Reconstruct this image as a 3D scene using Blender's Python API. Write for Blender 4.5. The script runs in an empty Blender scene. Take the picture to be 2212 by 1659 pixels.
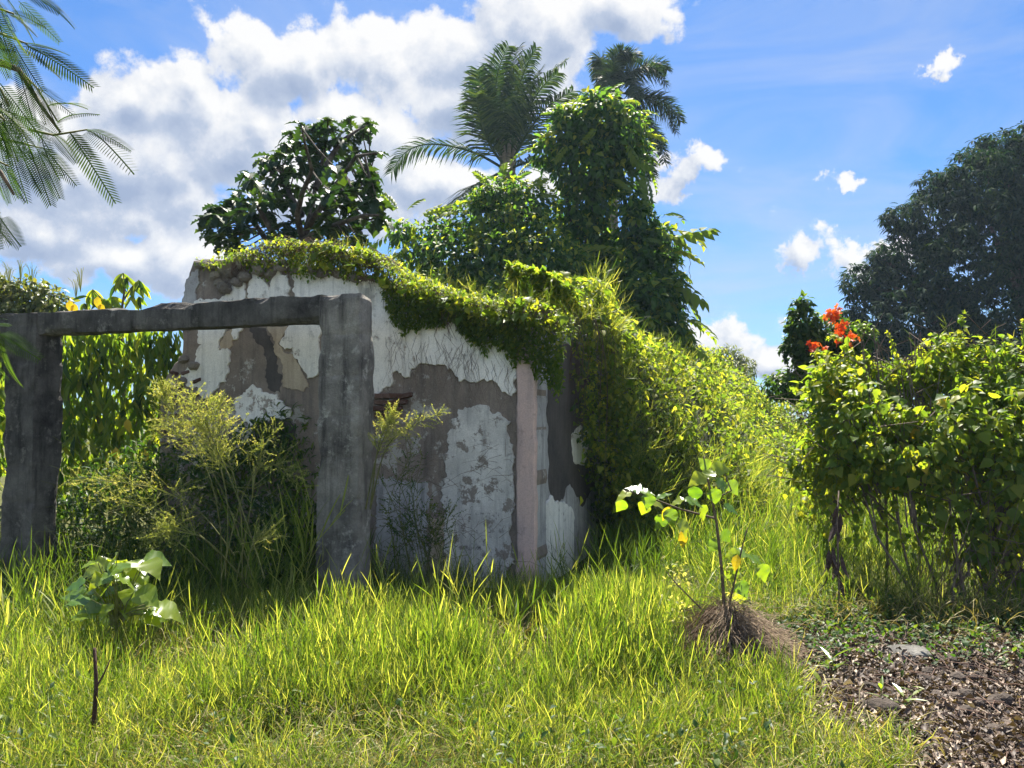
import bpy, math, random
import numpy as np
R = np.random.RandomState(7)
random.seed(7)
scene = bpy.context.scene
col = scene.collection
rad = math.radians

# ------------------------------------------------------------------ camera
EYE = np.array([0.0, 0.0, 1.6])
PITCH = math.atan(75.5 / 1728)
cam_data = bpy.data.cameras.new('camera')
cam_data.sensor_width = 36
cam_data.lens = 36 * 1728 / 2212
cam_data.clip_start = 0.05
cam_data.clip_end = 3000
cam = bpy.data.objects.new('camera', cam_data)
cam.location = EYE
cam.rotation_euler = (math.pi / 2 + PITCH, 0, 0)
col.objects.link(cam)
scene.camera = cam


def ray(xd, yd):
    """direction of a sight line, for measuring where things stand"""
    x, y = (xd - 1106) / 1728, -(yd - 829.5) / 1728
    c, s = math.cos(PITCH), math.sin(PITCH)
    return np.array([x, c - y * s, s + y * c])


def at(xd, yd, Y):
    d = ray(xd, yd)
    return EYE + d * (Y / d[1])


def az_el(xd, yd):
    d = ray(xd, yd)
    d = d / np.linalg.norm(d)
    return math.atan2(d[0], d[1]), math.asin(d[2])


# ------------------------------------------------------------------ sun, sky, exposure
SUN_AZ, SUN_EL = rad(4), rad(57)
SUN_STRENGTH, SKY_STRENGTH, EXPOSURE = 5.0, 0.055, 1.85
sun_dir = np.array([math.sin(SUN_AZ) * math.cos(SUN_EL), math.cos(SUN_AZ) * math.cos(SUN_EL), math.sin(SUN_EL)])
sl = bpy.data.lights.new('sun', 'SUN')
sl.energy = SUN_STRENGTH
sl.angle = rad(0.5)
sl.color = (1.0, 0.94, 0.82)
so = bpy.data.objects.new('sun', sl)
so.rotation_euler = (math.pi / 2 - SUN_EL, 0, math.pi - SUN_AZ)
so.location = (8, 20, 30)
col.objects.link(so)

world = bpy.data.worlds.new('World')
scene.world = world
world.use_nodes = True
wt = world.node_tree
wt.nodes.clear()


class Nodes:
    """short-hand for wiring nodes"""
    def __init__(s, tree):
        s.t = tree

    def n(s, typ, **kw):
        nd = s.t.nodes.new(typ)
        for k, v in kw.items():
            setattr(nd, k, v)
        return nd

    def put(s, sock, v):
        if isinstance(v, bpy.types.NodeSocket):
            s.t.links.new(v, sock)
        elif v is not None:
            try:
                sock.default_value = v
            except Exception:
                sock.default_value = tuple(v) + (1.0,)

    def m(s, op, a, b=None, c=None, clamp=False):
        nd = s.n('ShaderNodeMath', operation=op)
        nd.use_clamp = clamp
        for i, v in enumerate((a, b, c)):
            if v is not None:
                s.put(nd.inputs[i], v)
        return nd.outputs[0]

    def v(s, op, a, b=None, out=0):
        nd = s.n('ShaderNodeVectorMath', operation=op)
        s.put(nd.inputs[0], a)
        if b is not None:
            s.put(nd.inputs[3 if op == 'SCALE' else 1], b)
        return nd.outputs[out]

    def rng(s, val, a, b, c=0.0, d=1.0, mode='LINEAR'):
        nd = s.n('ShaderNodeMapRange', interpolation_type=mode)
        for i, v in enumerate((val, a, b, c, d)):
            s.put(nd.inputs[i], v)
        return nd.outputs[0]

    def mix(s, f, a, b, blend='MIX'):
        nd = s.n('ShaderNodeMix', data_type='RGBA', blend_type=blend)
        s.put(nd.inputs[0], f)
        s.put(nd.inputs[6], a)
        s.put(nd.inputs[7], b)
        return nd.outputs[2]

    def noise(s, vec, scale, detail=4, rough=0.55, dist=0.0, out=0):
        nd = s.n('ShaderNodeTexNoise')
        if vec is not None:
            s.put(nd.inputs['Vector'], vec)
        nd.inputs['Scale'].default_value = scale
        nd.inputs['Detail'].default_value = detail
        nd.inputs['Roughness'].default_value = rough
        nd.inputs['Distortion'].default_value = dist
        return nd.outputs[out]

    def ramp(s, f, stops, interp='LINEAR'):
        nd = s.n('ShaderNodeValToRGB')
        cr = nd.color_ramp
        cr.interpolation = interp
        while len(cr.elements) < len(stops):
            cr.elements.new(0.5)
        for e, (p, c) in zip(cr.elements, stops):
            e.position = p
            e.color = tuple(c) + (1.0,) if len(c) == 3 else c
        s.put(nd.inputs[0], f)
        return nd.outputs[0]


# clouds: billows gathered where the photograph has its cloud banks, by compass bearing and height above the horizon
BLOBS = [(650, 150, 215, 125), (880, 120, 240, 150), (1130, 90, 250, 130), (1340, 20, 200, 95), (800, 260, 240, 110), (1000, 200, 240, 120),
         (265, 210, 140, 85), (400, 225, 150, 95), (260, 380, 360, 180), (520, 330, 260, 150), (60, 340, 260, 160), (930, 370, 170, 80),
         (730, 420, 300, 90), (300, 560, 420, 80), (100, 500, 260, 90), (1080, 400, 190, 70), (1475, 372, 105, 52), (1720, 525, 108, 70), (1860, 545, 105, 60), (1570, 740, 125, 70), (1690, 780, 150, 55), (2010, 140, 80, 34),
         (1830, 385, 60, 28), (-400, 300, 300, 200), (-800, 500, 300, 120), (2700, 500, 300, 120), (3200, 200, 260, 180)]
grp = bpy.data.node_groups.new('cloud_density', 'ShaderNodeTree')
grp.interface.new_socket('dir', in_out='INPUT', socket_type='NodeSocketVector')
grp.interface.new_socket('d', in_out='OUTPUT', socket_type='NodeSocketFloat')
g = Nodes(grp)
gi, go = g.n('NodeGroupInput'), g.n('NodeGroupOutput')
dv = gi.outputs[0]
sep = g.n('ShaderNodeSeparateXYZ')
g.put(sep.inputs[0], dv)
comb = g.n('ShaderNodeCombineXYZ')
g.put(comb.inputs[0], g.m('ARCTAN2', sep.outputs[0], sep.outputs[1]))
g.put(comb.inputs[1], g.m('ARCSINE', sep.outputs[2]))
warp = g.v('SCALE', g.v('SUBTRACT', g.noise(dv, 6, 2, 0.5, out=1), (0.5, 0.5, 0.5)), 0.10)
pv = g.v('ADD', comb.outputs[0], warp)
zero = g.n('ShaderNodeVectorMath', operation='MULTIPLY')
g.put(zero.inputs[0], pv)
zero.inputs[1].default_value = (1, 1, 0)
pv = zero.outputs[0]
warp2 = g.n('ShaderNodeVectorMath', operation='MULTIPLY_ADD')
g.put(warp2.inputs[0], g.v('SUBTRACT', g.noise(dv, 26, 5, 0.68, out=1), (0.5, 0.5, 0.5)))
warp2.inputs[1].default_value = (0.11, 0.075, 0)
g.put(warp2.inputs[2], pv)
pv2 = warp2.outputs[0]
b = None
for (x, y, rx, ry) in BLOBS:
    a0, e0 = az_el(x, y)
    a1, _ = az_el(x + rx, y)
    _, e1 = az_el(x, y - ry)
    k = (1 / max(abs(a1 - a0), 1e-3), 1 / max(abs(e1 - e0), 1e-3), 1)
    nd = g.n('ShaderNodeVectorMath', operation='MULTIPLY_ADD')
    g.put(nd.inputs[0], pv2 if rx < 130 else pv)
    nd.inputs[1].default_value = k
    nd.inputs[2].default_value = (-a0 * k[0], -e0 * k[1], 0)
    L = g.m('SUBTRACT', 1.0, g.v('LENGTH', nd.outputs[0], out=1))
    if rx < 130:
        L = g.m('MULTIPLY_ADD', L, 0.40, -0.03)
    b = L if b is None else g.m('SMOOTH_MAX', b, L, 0.25)
# fair-weather clouds carry on overhead and behind, unseen cover thickened to fill the shade
over = g.rng(g.noise(dv, 1.6, 2, 0.5), 0.44, 0.66, -0.6, 0.8)
side = g.m('MAXIMUM', g.rng(g.m('ABSOLUTE', comb.outputs[0] if False else g.m('ARCTAN2', sep.outputs[0], sep.outputs[1])), 0.85, 1.1), g.rng(sep.outputs[2], 0.5, 0.65))
b = g.m('MAXIMUM', b, g.m('SUBTRACT', over, g.m('MULTIPLY', g.m('SUBTRACT', 1.0, side), 3.0)))
fb = g.m('SUBTRACT', g.noise(dv, 7, 9, 0.66), 0.5)
vor = g.n('ShaderNodeTexVoronoi', feature='F1')
g.put(vor.inputs['Vector'], g.v('ADD', dv, g.v('SCALE', warp, 0.6)))
vor.inputs['Scale'].default_value = 24
vor.inputs['Detail'].default_value = 1.0
vor.inputs['Roughness'].default_value = 0.5
bil = g.m('SUBTRACT', 0.5, vor.outputs['Distance'])
dd = g.m('ADD', g.m('MULTIPLY', b, 1.15), g.m('ADD', g.m('MULTIPLY', fb, 2.6), g.m('MULTIPLY', bil, 0.55)))
g.put(go.inputs[0], g.m('ADD', dd, 0.12))

w = Nodes(wt)
tc = w.n('ShaderNodeTexCoord')
D = tc.outputs['Generated']
sky = w.n('ShaderNodeTexSky', sky_type='NISHITA')
sky.sun_disc = False
sky.sun_elevation = SUN_EL
sky.sun_rotation = SUN_AZ
sky.altitude = 0
sky.air_density = 1.0
sky.dust_density = 0.25
sky.ozone_density = 4.0


def dens(off):
    nd = w.n('ShaderNodeGroup')
    nd.node_tree = grp
    w.put(nd.inputs[0], w.v('ADD', D, off) if off else D)
    return nd.outputs[0]


d0 = dens(None)
d1 = dens((0.008, -0.006, 0.020))
alpha = w.rng(d0, -0.03, 0.30, 0, 1, 'SMOOTHSTEP')
relief = w.m('MULTIPLY', w.m('SUBTRACT', d0, d1), 0.95)
thick = w.rng(d0, 0.15, 1.3, 0.0, 0.55)
soft = w.m('MULTIPLY', w.m('SUBTRACT', w.noise(D, 6, 6, 0.55), 0.5), 0.9)
lit = w.m('ADD', w.m('SUBTRACT', w.m('ADD', 0.80, relief), thick), soft, clamp=True)
cloud_col = w.ramp(lit, [(0.0, (0.38, 0.47, 0.66)), (0.4, (0.52, 0.60, 0.76)), (0.7, (0.78, 0.82, 0.90)), (1.0, (1.0, 1.0, 1.0))])
# thin high veil
mp = w.n('ShaderNodeMapping')
w.put(mp.inputs['Vector'], D)
mp.inputs['Rotation'].default_value = (0.3, 0.5, 0.4)
mp.inputs['Scale'].default_value = (1.5, 3, 7)
veil = w.rng(w.noise(mp.outputs[0], 1.6, 7, 0.58, 0.6), 0.40, 0.72, 0, 0.58)
cloud_a = w.m('MAXIMUM', alpha, veil)
cloud_col2 = w.mix(alpha, (0.62, 0.70, 0.88, 1), cloud_col)
SKY_TINT = (0.38, 0.58, 0.79, 1)
bg_sky = w.n('ShaderNodeBackground')
w.put(bg_sky.inputs[0], w.mix(1.0, sky.outputs[0], SKY_TINT, 'MULTIPLY'))
bg_sky.inputs[1].default_value = SKY_STRENGTH
bg_cl = w.n('ShaderNodeBackground')
w.put(bg_cl.inputs[0], cloud_col2)
# front-lit clouds away from the sun, unseen, brightened to fill the shaded walls
facing = w.v('DOT_PRODUCT', D, tuple(sun_dir), out=1)
w.put(bg_cl.inputs[1], w.rng(facing, -0.8, 0.55, 0.60, 0.27))
ms = w.n('ShaderNodeMixShader')
w.put(ms.inputs[0], cloud_a)
w.put(ms.inputs[1], bg_sky.outputs[0])
w.put(ms.inputs[2], bg_cl.outputs[0])
wo = w.n('ShaderNodeOutputWorld')
w.put(wo.inputs[0], ms.outputs[0])
world.cycles.sampling_method = 'MANUAL'
world.cycles.sample_map_resolution = 512

scene.view_settings.view_transform = 'Standard'
scene.view_settings.look = 'None'
scene.view_settings.exposure = EXPOSURE
scene.view_settings.gamma = 1
scene.view_settings.use_curve_mapping = False
scene.cycles.max_bounces = 7
scene.cycles.diffuse_bounces = 3
scene.cycles.glossy_bounces = 2
scene.cycles.transmission_bounces = 5
scene.cycles.transparent_max_bounces = 4
scene.cycles.volume_bounces = 0
scene.cycles.use_denoising = True
scene.cycles.denoiser = 'OPENIMAGEDENOISE'
scene.cycles.denoising_input_passes = 'RGB_ALBEDO_NORMAL'
scene.cycles.denoising_prefilter = 'ACCURATE'

# ------------------------------------------------------------------ numeric noise and mesh helpers
def hash3(i, j, k):
    h = (i * 374761393 + j * 668265263 + k * 2147483647 + 1274126177) & 0xffffffff
    h = ((h ^ (h >> 13)) * 1274126177) & 0xffffffff
    h = h ^ (h >> 16)
    return (h & 0xffff) / 65535.0


def vnoise(p):
    p = np.asarray(p, float)
    f = np.floor(p).astype(np.int64)
    t = p - f
    t = t * t * (3 - 2 * t)
    o = 0
    for a in (0, 1):
        for b_ in (0, 1):
            for c in (0, 1):
                wgt = (t[..., 0] if a else 1 - t[..., 0]) * (t[..., 1] if b_ else 1 - t[..., 1]) * (t[..., 2] if c else 1 - t[..., 2])
                o = o + wgt * hash3(f[..., 0] + a, f[..., 1] + b_, f[..., 2] + c)
    return o - 0.5


def fbm(p, octs=4):
    p = np.asarray(p, float)
    s, a = 0, 1.0
    for i in range(octs):
        s = s + a * vnoise(p * (2 ** i) + 17.3 * i)
        a *= 0.5
    return s


def xyz(x, y, z=0.0):
    return np.stack(np.broadcast_arrays(np.asarray(x, float), np.asarray(y, float), np.asarray(z, float)), -1)


class Geo:
    """collects triangles for ONE mesh object"""
    def __init__(s):
        s.V, s.F, s.T, s.n = [], [], [], 0

    def add(s, V, F, tint=0.5):
        V = np.asarray(V, float).reshape(-1, 3)
        s.V.append(V)
        s.F.append(np.asarray(F, np.int64).reshape(-1, 3) + s.n)
        s.T.append(np.broadcast_to(np.asarray(tint, float), (len(V),)))
        s.n += len(V)
        return s

    def scatter(s, tmpl, pos, M, scale=1.0, tint=None):
        V, F = tmpl[0], tmpl[1]
        n = len(pos)
        if n == 0:
            return s
        scale = np.broadcast_to(np.asarray(scale, float), (n,))
        W = np.einsum('nij,vj->nvi', M, V) * scale[:, None, None] + np.asarray(pos)[:, None, :]
        FF = F[None] + (np.arange(n) * len(V))[:, None, None]
        if tint is None:
            tint = R.rand(n)
        tt = np.repeat(np.broadcast_to(tint, (n,)), len(V))
        s.V.append(W.reshape(-1, 3))
        s.F.append(FF.reshape(-1, 3) + s.n)
        s.T.append(tt)
        s.n += n * len(V)
        return s

    def tube(s, path, r0, r1=None, sides=6, tint=0.5):
        path = np.asarray(path, float)
        n = len(path)
        r1 = r0 if r1 is None else r1
        rr = np.linspace(r0, r1, n) if np.isscalar(r0) else np.asarray(r0)
        tan = np.gradient(path, axis=0)
        tan /= np.linalg.norm(tan, axis=1, keepdims=True) + 1e-9
        ref = np.array([0.31, 0.17, 0.93]) if abs(tan[0][2]) < 0.8 else np.array([0.9, 0.3, 0.1])
        u = np.cross(tan, ref)
        u /= np.linalg.norm(u, axis=1, keepdims=True) + 1e-9
        v = np.cross(tan, u)
        a = np.arange(sides) / sides * 2 * math.pi
        V = path[:, None, :] + rr[:, None, None] * (np.cos(a)[None, :, None] * u[:, None, :] + np.sin(a)[None, :, None] * v[:, None, :])
        i = np.arange(n - 1)[:, None] * sides
        j = np.arange(sides)[None, :]
        jn = (j + 1) % sides
        q = [(i + j).ravel(), (i + jn).ravel(), (i + sides + jn).ravel(), (i + sides + j).ravel()]
        F = np.concatenate([np.stack([q[0], q[1], q[2]], 1), np.stack([q[0], q[2], q[3]], 1)])
        V = np.concatenate([V.reshape(-1, 3), path[-1:]])
        e = len(V) - 1
        b0 = (n - 1) * sides
        F = np.concatenate([F, np.stack([b0 + np.arange(sides), b0 + (np.arange(sides) + 1) % sides, np.full(sides, e)], 1)])
        return s.add(V, F, tint)

    def mesh(s, name, mat, smooth=False):
        V = np.concatenate(s.V).astype(np.float32)
        F = np.concatenate(s.F).astype(np.int32)
        me = bpy.data.meshes.new(name)
        me.vertices.add(len(V))
        me.vertices.foreach_set('co', V.ravel())
        me.loops.add(F.size)
        me.loops.foreach_set('vertex_index', F.ravel())
        me.polygons.add(len(F))
        me.polygons.foreach_set('loop_start', np.arange(0, F.size, 3, dtype=np.int32))
        me.polygons.foreach_set('use_smooth', np.full(len(F), smooth, dtype=bool))
        at_ = me.attributes.new('tint', 'FLOAT', 'POINT')
        at_.data.foreach_set('value', np.concatenate(s.T).astype(np.float32))
        me.update(calc_edges=True)
        me.materials.append(mat)
        return me


def place(name, me, parent=None, loc=None, M=None, s=1.0):
    o = bpy.data.objects.new(name, me)
    col.objects.link(o)
    if parent is not None:
        o.parent = parent
    off = np.zeros(3)
    q = parent
    while q is not None:
        off += np.array(q.location)
        q = q.parent
    if M is not None or loc is not None:
        from mathutils import Matrix
        m4 = Matrix.Identity(4)
        if M is not None:
            for i in range(3):
                for j in range(3):
                    m4[i][j] = float(M[i][j]) * s
        lc = (np.zeros(3) if loc is None else np.asarray(loc, float)) - off
        for i in range(3):
            m4[i][3] = float(lc[i])
        o.matrix_basis = m4
    elif parent is not None:
        o.location = -off
    return o


def thing(name, label, cat, loc=(0, 0, 0), group=None):
    o = bpy.data.objects.new(name, None)
    o.location = [float(c) for c in loc]
    o.empty_display_size = 0.2
    col.objects.link(o)
    o['label'], o['category'] = label, cat
    if group:
        o['group'] = group
    return o


def part(name, geo, mat, parent=None, smooth=False, kind=None):
    o = place(name, geo.mesh(name, mat, smooth), parent)
    if kind:
        o['kind'] = kind
    return o


def norm(a):
    a = np.asarray(a, float)
    return a / (np.linalg.norm(a, axis=-1, keepdims=True) + 1e-9)


def frames(d, up):
    """rotation matrices: x along d, z as near up as it can be"""
    d = norm(d)
    up = np.broadcast_to(np.asarray(up, float), d.shape)
    y = norm(np.cross(up, d))
    z = np.cross(d, y)
    return np.stack([d, y, z], -1)


def rand_dir(n, zmin=-1, zmax=1):
    z = R.uniform(zmin, zmax, n)
    a = R.uniform(0, 2 * math.pi, n)
    r = np.sqrt(1 - z * z)
    return np.stack([r * np.cos(a), r * np.sin(a), z], -1)


def yaw(n, tilt=0.0):
    """upright frames turned any way, leaning a little"""
    up = norm(xyz(R.randn(n) * tilt, R.randn(n) * tilt, 1.0))
    return frames(np.cross(rand_dir(n, -0.1, 0.1), up), up)


# ---- leaf shapes (x along the leaf, z up)
def leaf(prof, length=1.0, width=0.5, fold=0.25, droop=0.2, wave=0.0):
    """prof: half-width at even stations"""
    n = len(prof)
    V, F = [], []
    for i, pw in enumerate(prof):
        x = length * i / (n - 1)
        z = -droop * length * (i / (n - 1)) ** 2
        hw = width * 0.5 * pw
        wz = wave * math.sin(i * 2.1) * hw
        V += [(x, hw, z + fold * hw + wz), (x, 0, z), (x, -hw, z + fold * hw - wz)]
    for i in range(n - 1):
        a, c = 3 * i, 3 * i + 3
        for k in (0, 1):
            F += [(a + k, a + k + 1, c + k + 1), (a + k, c + k + 1, c + k)]
    return np.array(V, float), np.array(F)


OVATE = leaf([0.0, 0.85, 1.0, 0.6, 0.0], 1, 0.55, 0.3, 0.25)
SMALL = leaf([0.02, 1.0, 0.0], 1, 0.6, 0.35, 0.2)
LANCE = leaf([0.05, 0.8, 1.0, 0.7, 0.0], 1, 0.26, 0.35, 0.35)
HEART = leaf([0.35, 1.0, 0.92, 0.62, 0.28, 0.0], 1, 0.85, 0.22, 0.3, 0.12)


def lobed():
    """deeply cut breadfruit leaf"""
    prof = [0.05, 0.62, 0.35, 0.95, 0.42, 1.0, 0.4, 0.8, 0.3, 0.0]
    return leaf(prof, 1, 0.72, 0.3, 0.45)


LOBED = lobed()


def merge(items):
    V, F, n = [], [], 0
    for v, f in items:
        V.append(v)
        F.append(f + n)
        n += len(v)
    return np.concatenate(V), np.concatenate(F)


def xform(t, M=None, loc=(0, 0, 0), s=1.0):
    V = t[0] * s
    if M is not None:
        V = V @ np.asarray(M).T
    return V + np.asarray(loc), t[1]


def stem_strip(path, wdt):
    """a thin flat stem of crossed strips"""
    path = np.asarray(path, float)
    n = len(path)
    out = []
    for off in (np.array([0, wdt, 0]), np.array([0, 0, wdt])):
        V = np.concatenate([path - off, path + off])
        i = np.arange(n - 1)
        F = np.concatenate([np.stack([i, i + 1, n + i + 1], 1), np.stack([i, n + i + 1, n + i], 1)])
        out.append((V, F))
    return merge(out)


def spray(pairs=7, leaf_t=OVATE, ll=0.24, droop=0.35, ang=62):
    """pinnate leaf: leaflets in two rows along a bending stalk, 1 long"""
    t = np.linspace(0, 1, 8)
    P = xyz(t, 0 * t, -droop * t ** 2)
    items = [stem_strip(P, 0.006)]
    for i in range(pairs):
        x = 0.2 + 0.78 * i / max(pairs - 1, 1)
        p = np.array([x, 0, -droop * x * x])
        k = ll * (0.75 + 0.5 * math.sin(math.pi * (i + 0.7) / (pairs + 0.5)))
        for s_ in (-1, 1):
            a = rad(ang - 18 * i / pairs) * s_
            d = np.array([[math.cos(a), math.sin(a), -0.25 - 0.2 * random.random()]])
            items.append(xform(leaf_t, frames(d, (0, 0, 1.0))[0], p, k * random.uniform(0.85, 1.1)))
    items.append(xform(leaf_t, frames(np.array([[1, 0, -2 * droop]]), (0, 0, 1.0))[0], P[-1], ll))
    return merge(items)


def grass_shoot(h=1.0, blades=7, bl=0.42, bw=0.022, spread=0.5, lean=0.15):
    """a culm with leaf blades leaving it on both sides, about 1 tall"""
    t = np.linspace(0, 1, 4)
    la = random.uniform(0, 6.28)
    lv = np.array([math.cos(la), math.sin(la), 0]) * lean
    P = np.outer(t ** 2, lv) + xyz(0 * t, 0 * t, t * h * 0.75)
    items = [stem_strip(P, 0.0045)]
    for i in range(blades):
        f = (i + 0.5) / blades
        p = np.array([np.interp(f, t, P[:, k]) for k in range(3)])
        a = la + 1.57 + math.pi * (i % 2) + random.gauss(0, 0.6)
        sp = spread * (1.25 - 0.75 * f) * random.uniform(0.7, 1.3)
        d = norm(np.array([math.cos(a) * sp, math.sin(a) * sp, 0.9]))
        L = bl * random.uniform(0.65, 1.2)
        bend = random.uniform(0.05, 0.55) * (1.2 - f)
        side = norm(np.cross(d, [0, 0, 1.0]))
        out = np.array([math.cos(a), math.sin(a), -0.6])
        V, F = [], []
        for q, hw in ((0, 0.55), (0.35, 1.0), (0.7, 0.75)):
            c = p + d * L * q + out * bend * L * q * q
            V += [c - side * bw * hw * 0.5, c + side * bw * hw * 0.5]
        V.append(p + d * L + out * bend * L)
        F = [(0, 1, 3), (0, 3, 2), (2, 3, 5), (2, 5, 4), (4, 5, 6)]
        items.append((np.array(V), np.array(F)))
    return merge(items)


def dry_blade():
    a = random.uniform(0.3, 1.2)
    V, F = [], []
    for q, hw in ((0, 0.5), (0.3, 1), (0.65, 0.8), (1, 0.0)):
        c = np.array([q, 0.12 * math.sin(q * 3), 0.35 * math.sin(q * math.pi * a)])
        V += [c - [0, hw * 0.014, 0], c + [0, hw * 0.014, 0.004]]
    for i in range(3):
        k = 2 * i
        F += [(k, k + 1, k + 3), (k, k + 3, k + 2)]
    return np.array(V), np.array(F)


# ------------------------------------------------------------------ materials
MATS = {}


def new_mat(name):
    m = bpy.data.materials.new(name)
    m.use_nodes = True
    m.node_tree.nodes.clear()
    return m, Nodes(m.node_tree)


def leaf_mat(name, c0, c1, c2, trans=2.2, tmix=0.45, rough=0.45, spec=0.4, back=None):
    """leaf: reflecting front, light coming through from behind; c0..c2 the range of leaf colours"""
    m, k = new_mat(name)
    at_ = k.n('ShaderNodeAttribute', attribute_name='tint')
    oi = k.n('ShaderNodeObjectInfo')
    geo = k.n('ShaderNodeTexCoord')
    f = k.m('ADD', at_.outputs['Fac'], k.m('MULTIPLY', k.m('SUBTRACT', oi.outputs['Random'], 0.5), 0.35))
    nz = k.noise(geo.outputs['Object'], 1.7, 2)
    f = k.m('ADD', f, k.m('MULTIPLY', k.m('SUBTRACT', nz, 0.5), 0.5), clamp=True)
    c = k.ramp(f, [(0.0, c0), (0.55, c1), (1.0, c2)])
    tc_ = k.mix(1.0, c, (trans * 1.05, trans, trans * 0.32, 1), 'MULTIPLY')
    p = k.n('ShaderNodeBsdfPrincipled')
    k.put(p.inputs['Base Color'], c)
    p.inputs['Roughness'].default_value = rough
    p.inputs['Specular IOR Level'].default_value = spec
    tr = k.n('ShaderNodeBsdfTranslucent')
    k.put(tr.inputs[0], tc_)
    mx = k.n('ShaderNodeMixShader')
    mx.inputs[0].default_value = tmix
    k.put(mx.inputs[1], p.outputs[0])
    k.put(mx.inputs[2], tr.outputs[0])
    out = k.n('ShaderNodeOutputMaterial')
    k.put(out.inputs[0], mx.outputs[0])
    return m


def solid_mat(name, stops, scale=6.0, detail=6, rough=0.9, bump=0.4, bscale=40, spec=0.2, stretch=(1, 1, 1), coord='Object', tintmix=0.0):
    m, k = new_mat(name)
    tc_ = k.n('ShaderNodeTexCoord')
    mp_ = k.n('ShaderNodeMapping')
    mp_.inputs['Scale'].default_value = stretch
    k.put(mp_.inputs[0], tc_.outputs[coord])
    f = k.noise(mp_.outputs[0], scale, detail, 0.62)
    f = k.rng(f, 0.3, 0.7)
    if tintmix:
        at_ = k.n('ShaderNodeAttribute', attribute_name='tint')
        f = k.m('ADD', k.m('MULTIPLY', f, 1 - tintmix), k.m('MULTIPLY', at_.outputs['Fac'], tintmix), clamp=True)
    c = k.ramp(f, stops)
    p = k.n('ShaderNodeBsdfPrincipled')
    k.put(p.inputs['Base Color'], c)
    p.inputs['Roughness'].default_value = rough
    p.inputs['Specular IOR Level'].default_value = spec
    bp = k.n('ShaderNodeBump')
    bp.inputs['Strength'].default_value = bump
    bp.inputs['Distance'].default_value = 0.02
    k.put(bp.inputs['Height'], k.noise(tc_.outputs[coord], bscale, 6, 0.6))
    k.put(p.inputs['Normal'], bp.outputs[0])
    out = k.n('ShaderNodeOutputMaterial')
    k.put(out.inputs[0], p.outputs[0])
    return m


def wall_mat(name, base, stain, mould, s1=0.5, s2=0.5, bump=0.5, ghost=None, gcut=0.6):
    """weathered masonry: mottled colour, black mould, rain streaks running down"""
    m, k = new_mat(name)
    tc_ = k.n('ShaderNodeTexCoord')
    P = tc_.outputs['Object']
    c = k.mix(k.rng(k.noise(P, 2.6, 8, 0.66), 0.36, 0.66), base[0], base[1])
    st = k.n('ShaderNodeMapping')
    st.inputs['Scale'].default_value = (5, 5, 0.55)
    k.put(st.inputs[0], P)
    streak = k.rng(k.noise(st.outputs[0], 2.2, 7, 0.65), 0.50, 0.72)
    c = k.mix(k.m('MULTIPLY', streak, s1), c, stain)
    sp = k.rng(k.noise(P, 9, 10, 0.72), 0.54, 0.68)
    big = k.rng(k.noise(P, 1.3, 4, 0.6), 0.42, 0.62)
    c = k.mix(k.m('MULTIPLY', k.m('MULTIPLY', sp, k.m('ADD', big, 0.25)), s2, clamp=True), c, mould)
    if ghost:                                       # skins of another coat that cling in scraps
        gn = k.m('ADD', k.m('MULTIPLY', k.noise(P, 4.5, 10, 0.72), 0.7), k.m('MULTIPLY', k.noise(P, 1.1, 3, 0.5), 0.3))
        c = k.mix(k.rng(gn, gcut, gcut + 0.025), c, ghost)
    fine = k.noise(P, 75, 5, 0.7)
    c = k.mix(1.0, c, k.ramp(fine, [(0.3, (0.82, 0.82, 0.82)), (0.7, (1.10, 1.10, 1.10))]), 'MULTIPLY')
    p = k.n('ShaderNodeBsdfPrincipled')
    k.put(p.inputs['Base Color'], c)
    p.inputs['Roughness'].default_value = 0.95
    p.inputs['Specular IOR Level'].default_value = 0.1
    bp = k.n('ShaderNodeBump')
    bp.inputs['Strength'].default_value = bump
    bp.inputs['Distance'].default_value = 0.03
    k.put(bp.inputs['Height'], k.m('ADD', k.m('MULTIPLY', fine, 0.5), k.noise(P, 14, 8, 0.7)))
    k.put(p.inputs['Normal'], bp.outputs[0])
    out = k.n('ShaderNodeOutputMaterial')
    k.put(out.inputs[0], p.outputs[0])
    return m


def c4(r, g_, b_):
    return (r, g_, b_, 1)


M_GRASS = leaf_mat('grass_blade', (0.035, 0.075, 0.012), (0.100, 0.155, 0.022), (0.33, 0.34, 0.11), 2.2, 0.48, 0.5, 0.25)
M_STRAW = leaf_mat('dry_straw', (0.13, 0.11, 0.04), (0.20, 0.17, 0.07), (0.42, 0.36, 0.18), 1.2, 0.35, 0.6, 0.2)
M_VINE = leaf_mat('creeper_leaf', (0.050, 0.095, 0.018), (0.105, 0.15, 0.024), (0.26, 0.26, 0.05), 2.5, 0.58, 0.55, 0.22)
M_DEEP = leaf_mat('deep_green_leaf', (0.018, 0.05, 0.014), (0.035, 0.08, 0.018), (0.09, 0.13, 0.02), 2.3, 0.45, 0.5, 0.3)
M_BREAD = leaf_mat('breadfruit_leaf', (0.012, 0.032, 0.012), (0.02, 0.05, 0.015), (0.05, 0.09, 0.015), 2.0, 0.3, 0.5, 0.3)
M_MANGO = leaf_mat('mango_leaf', (0.006, 0.022, 0.014), (0.011, 0.032, 0.018), (0.032, 0.058, 0.016), 2.2, 0.3, 0.75, 0.05)
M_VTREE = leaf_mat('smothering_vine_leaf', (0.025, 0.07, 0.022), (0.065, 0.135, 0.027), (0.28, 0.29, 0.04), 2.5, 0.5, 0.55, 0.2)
M_SPRAY = leaf_mat('pinnate_leaf', (0.055, 0.11, 0.018), (0.12, 0.17, 0.025), (0.22, 0.23, 0.03), 2.5, 0.55, 0.5, 0.25)
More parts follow.
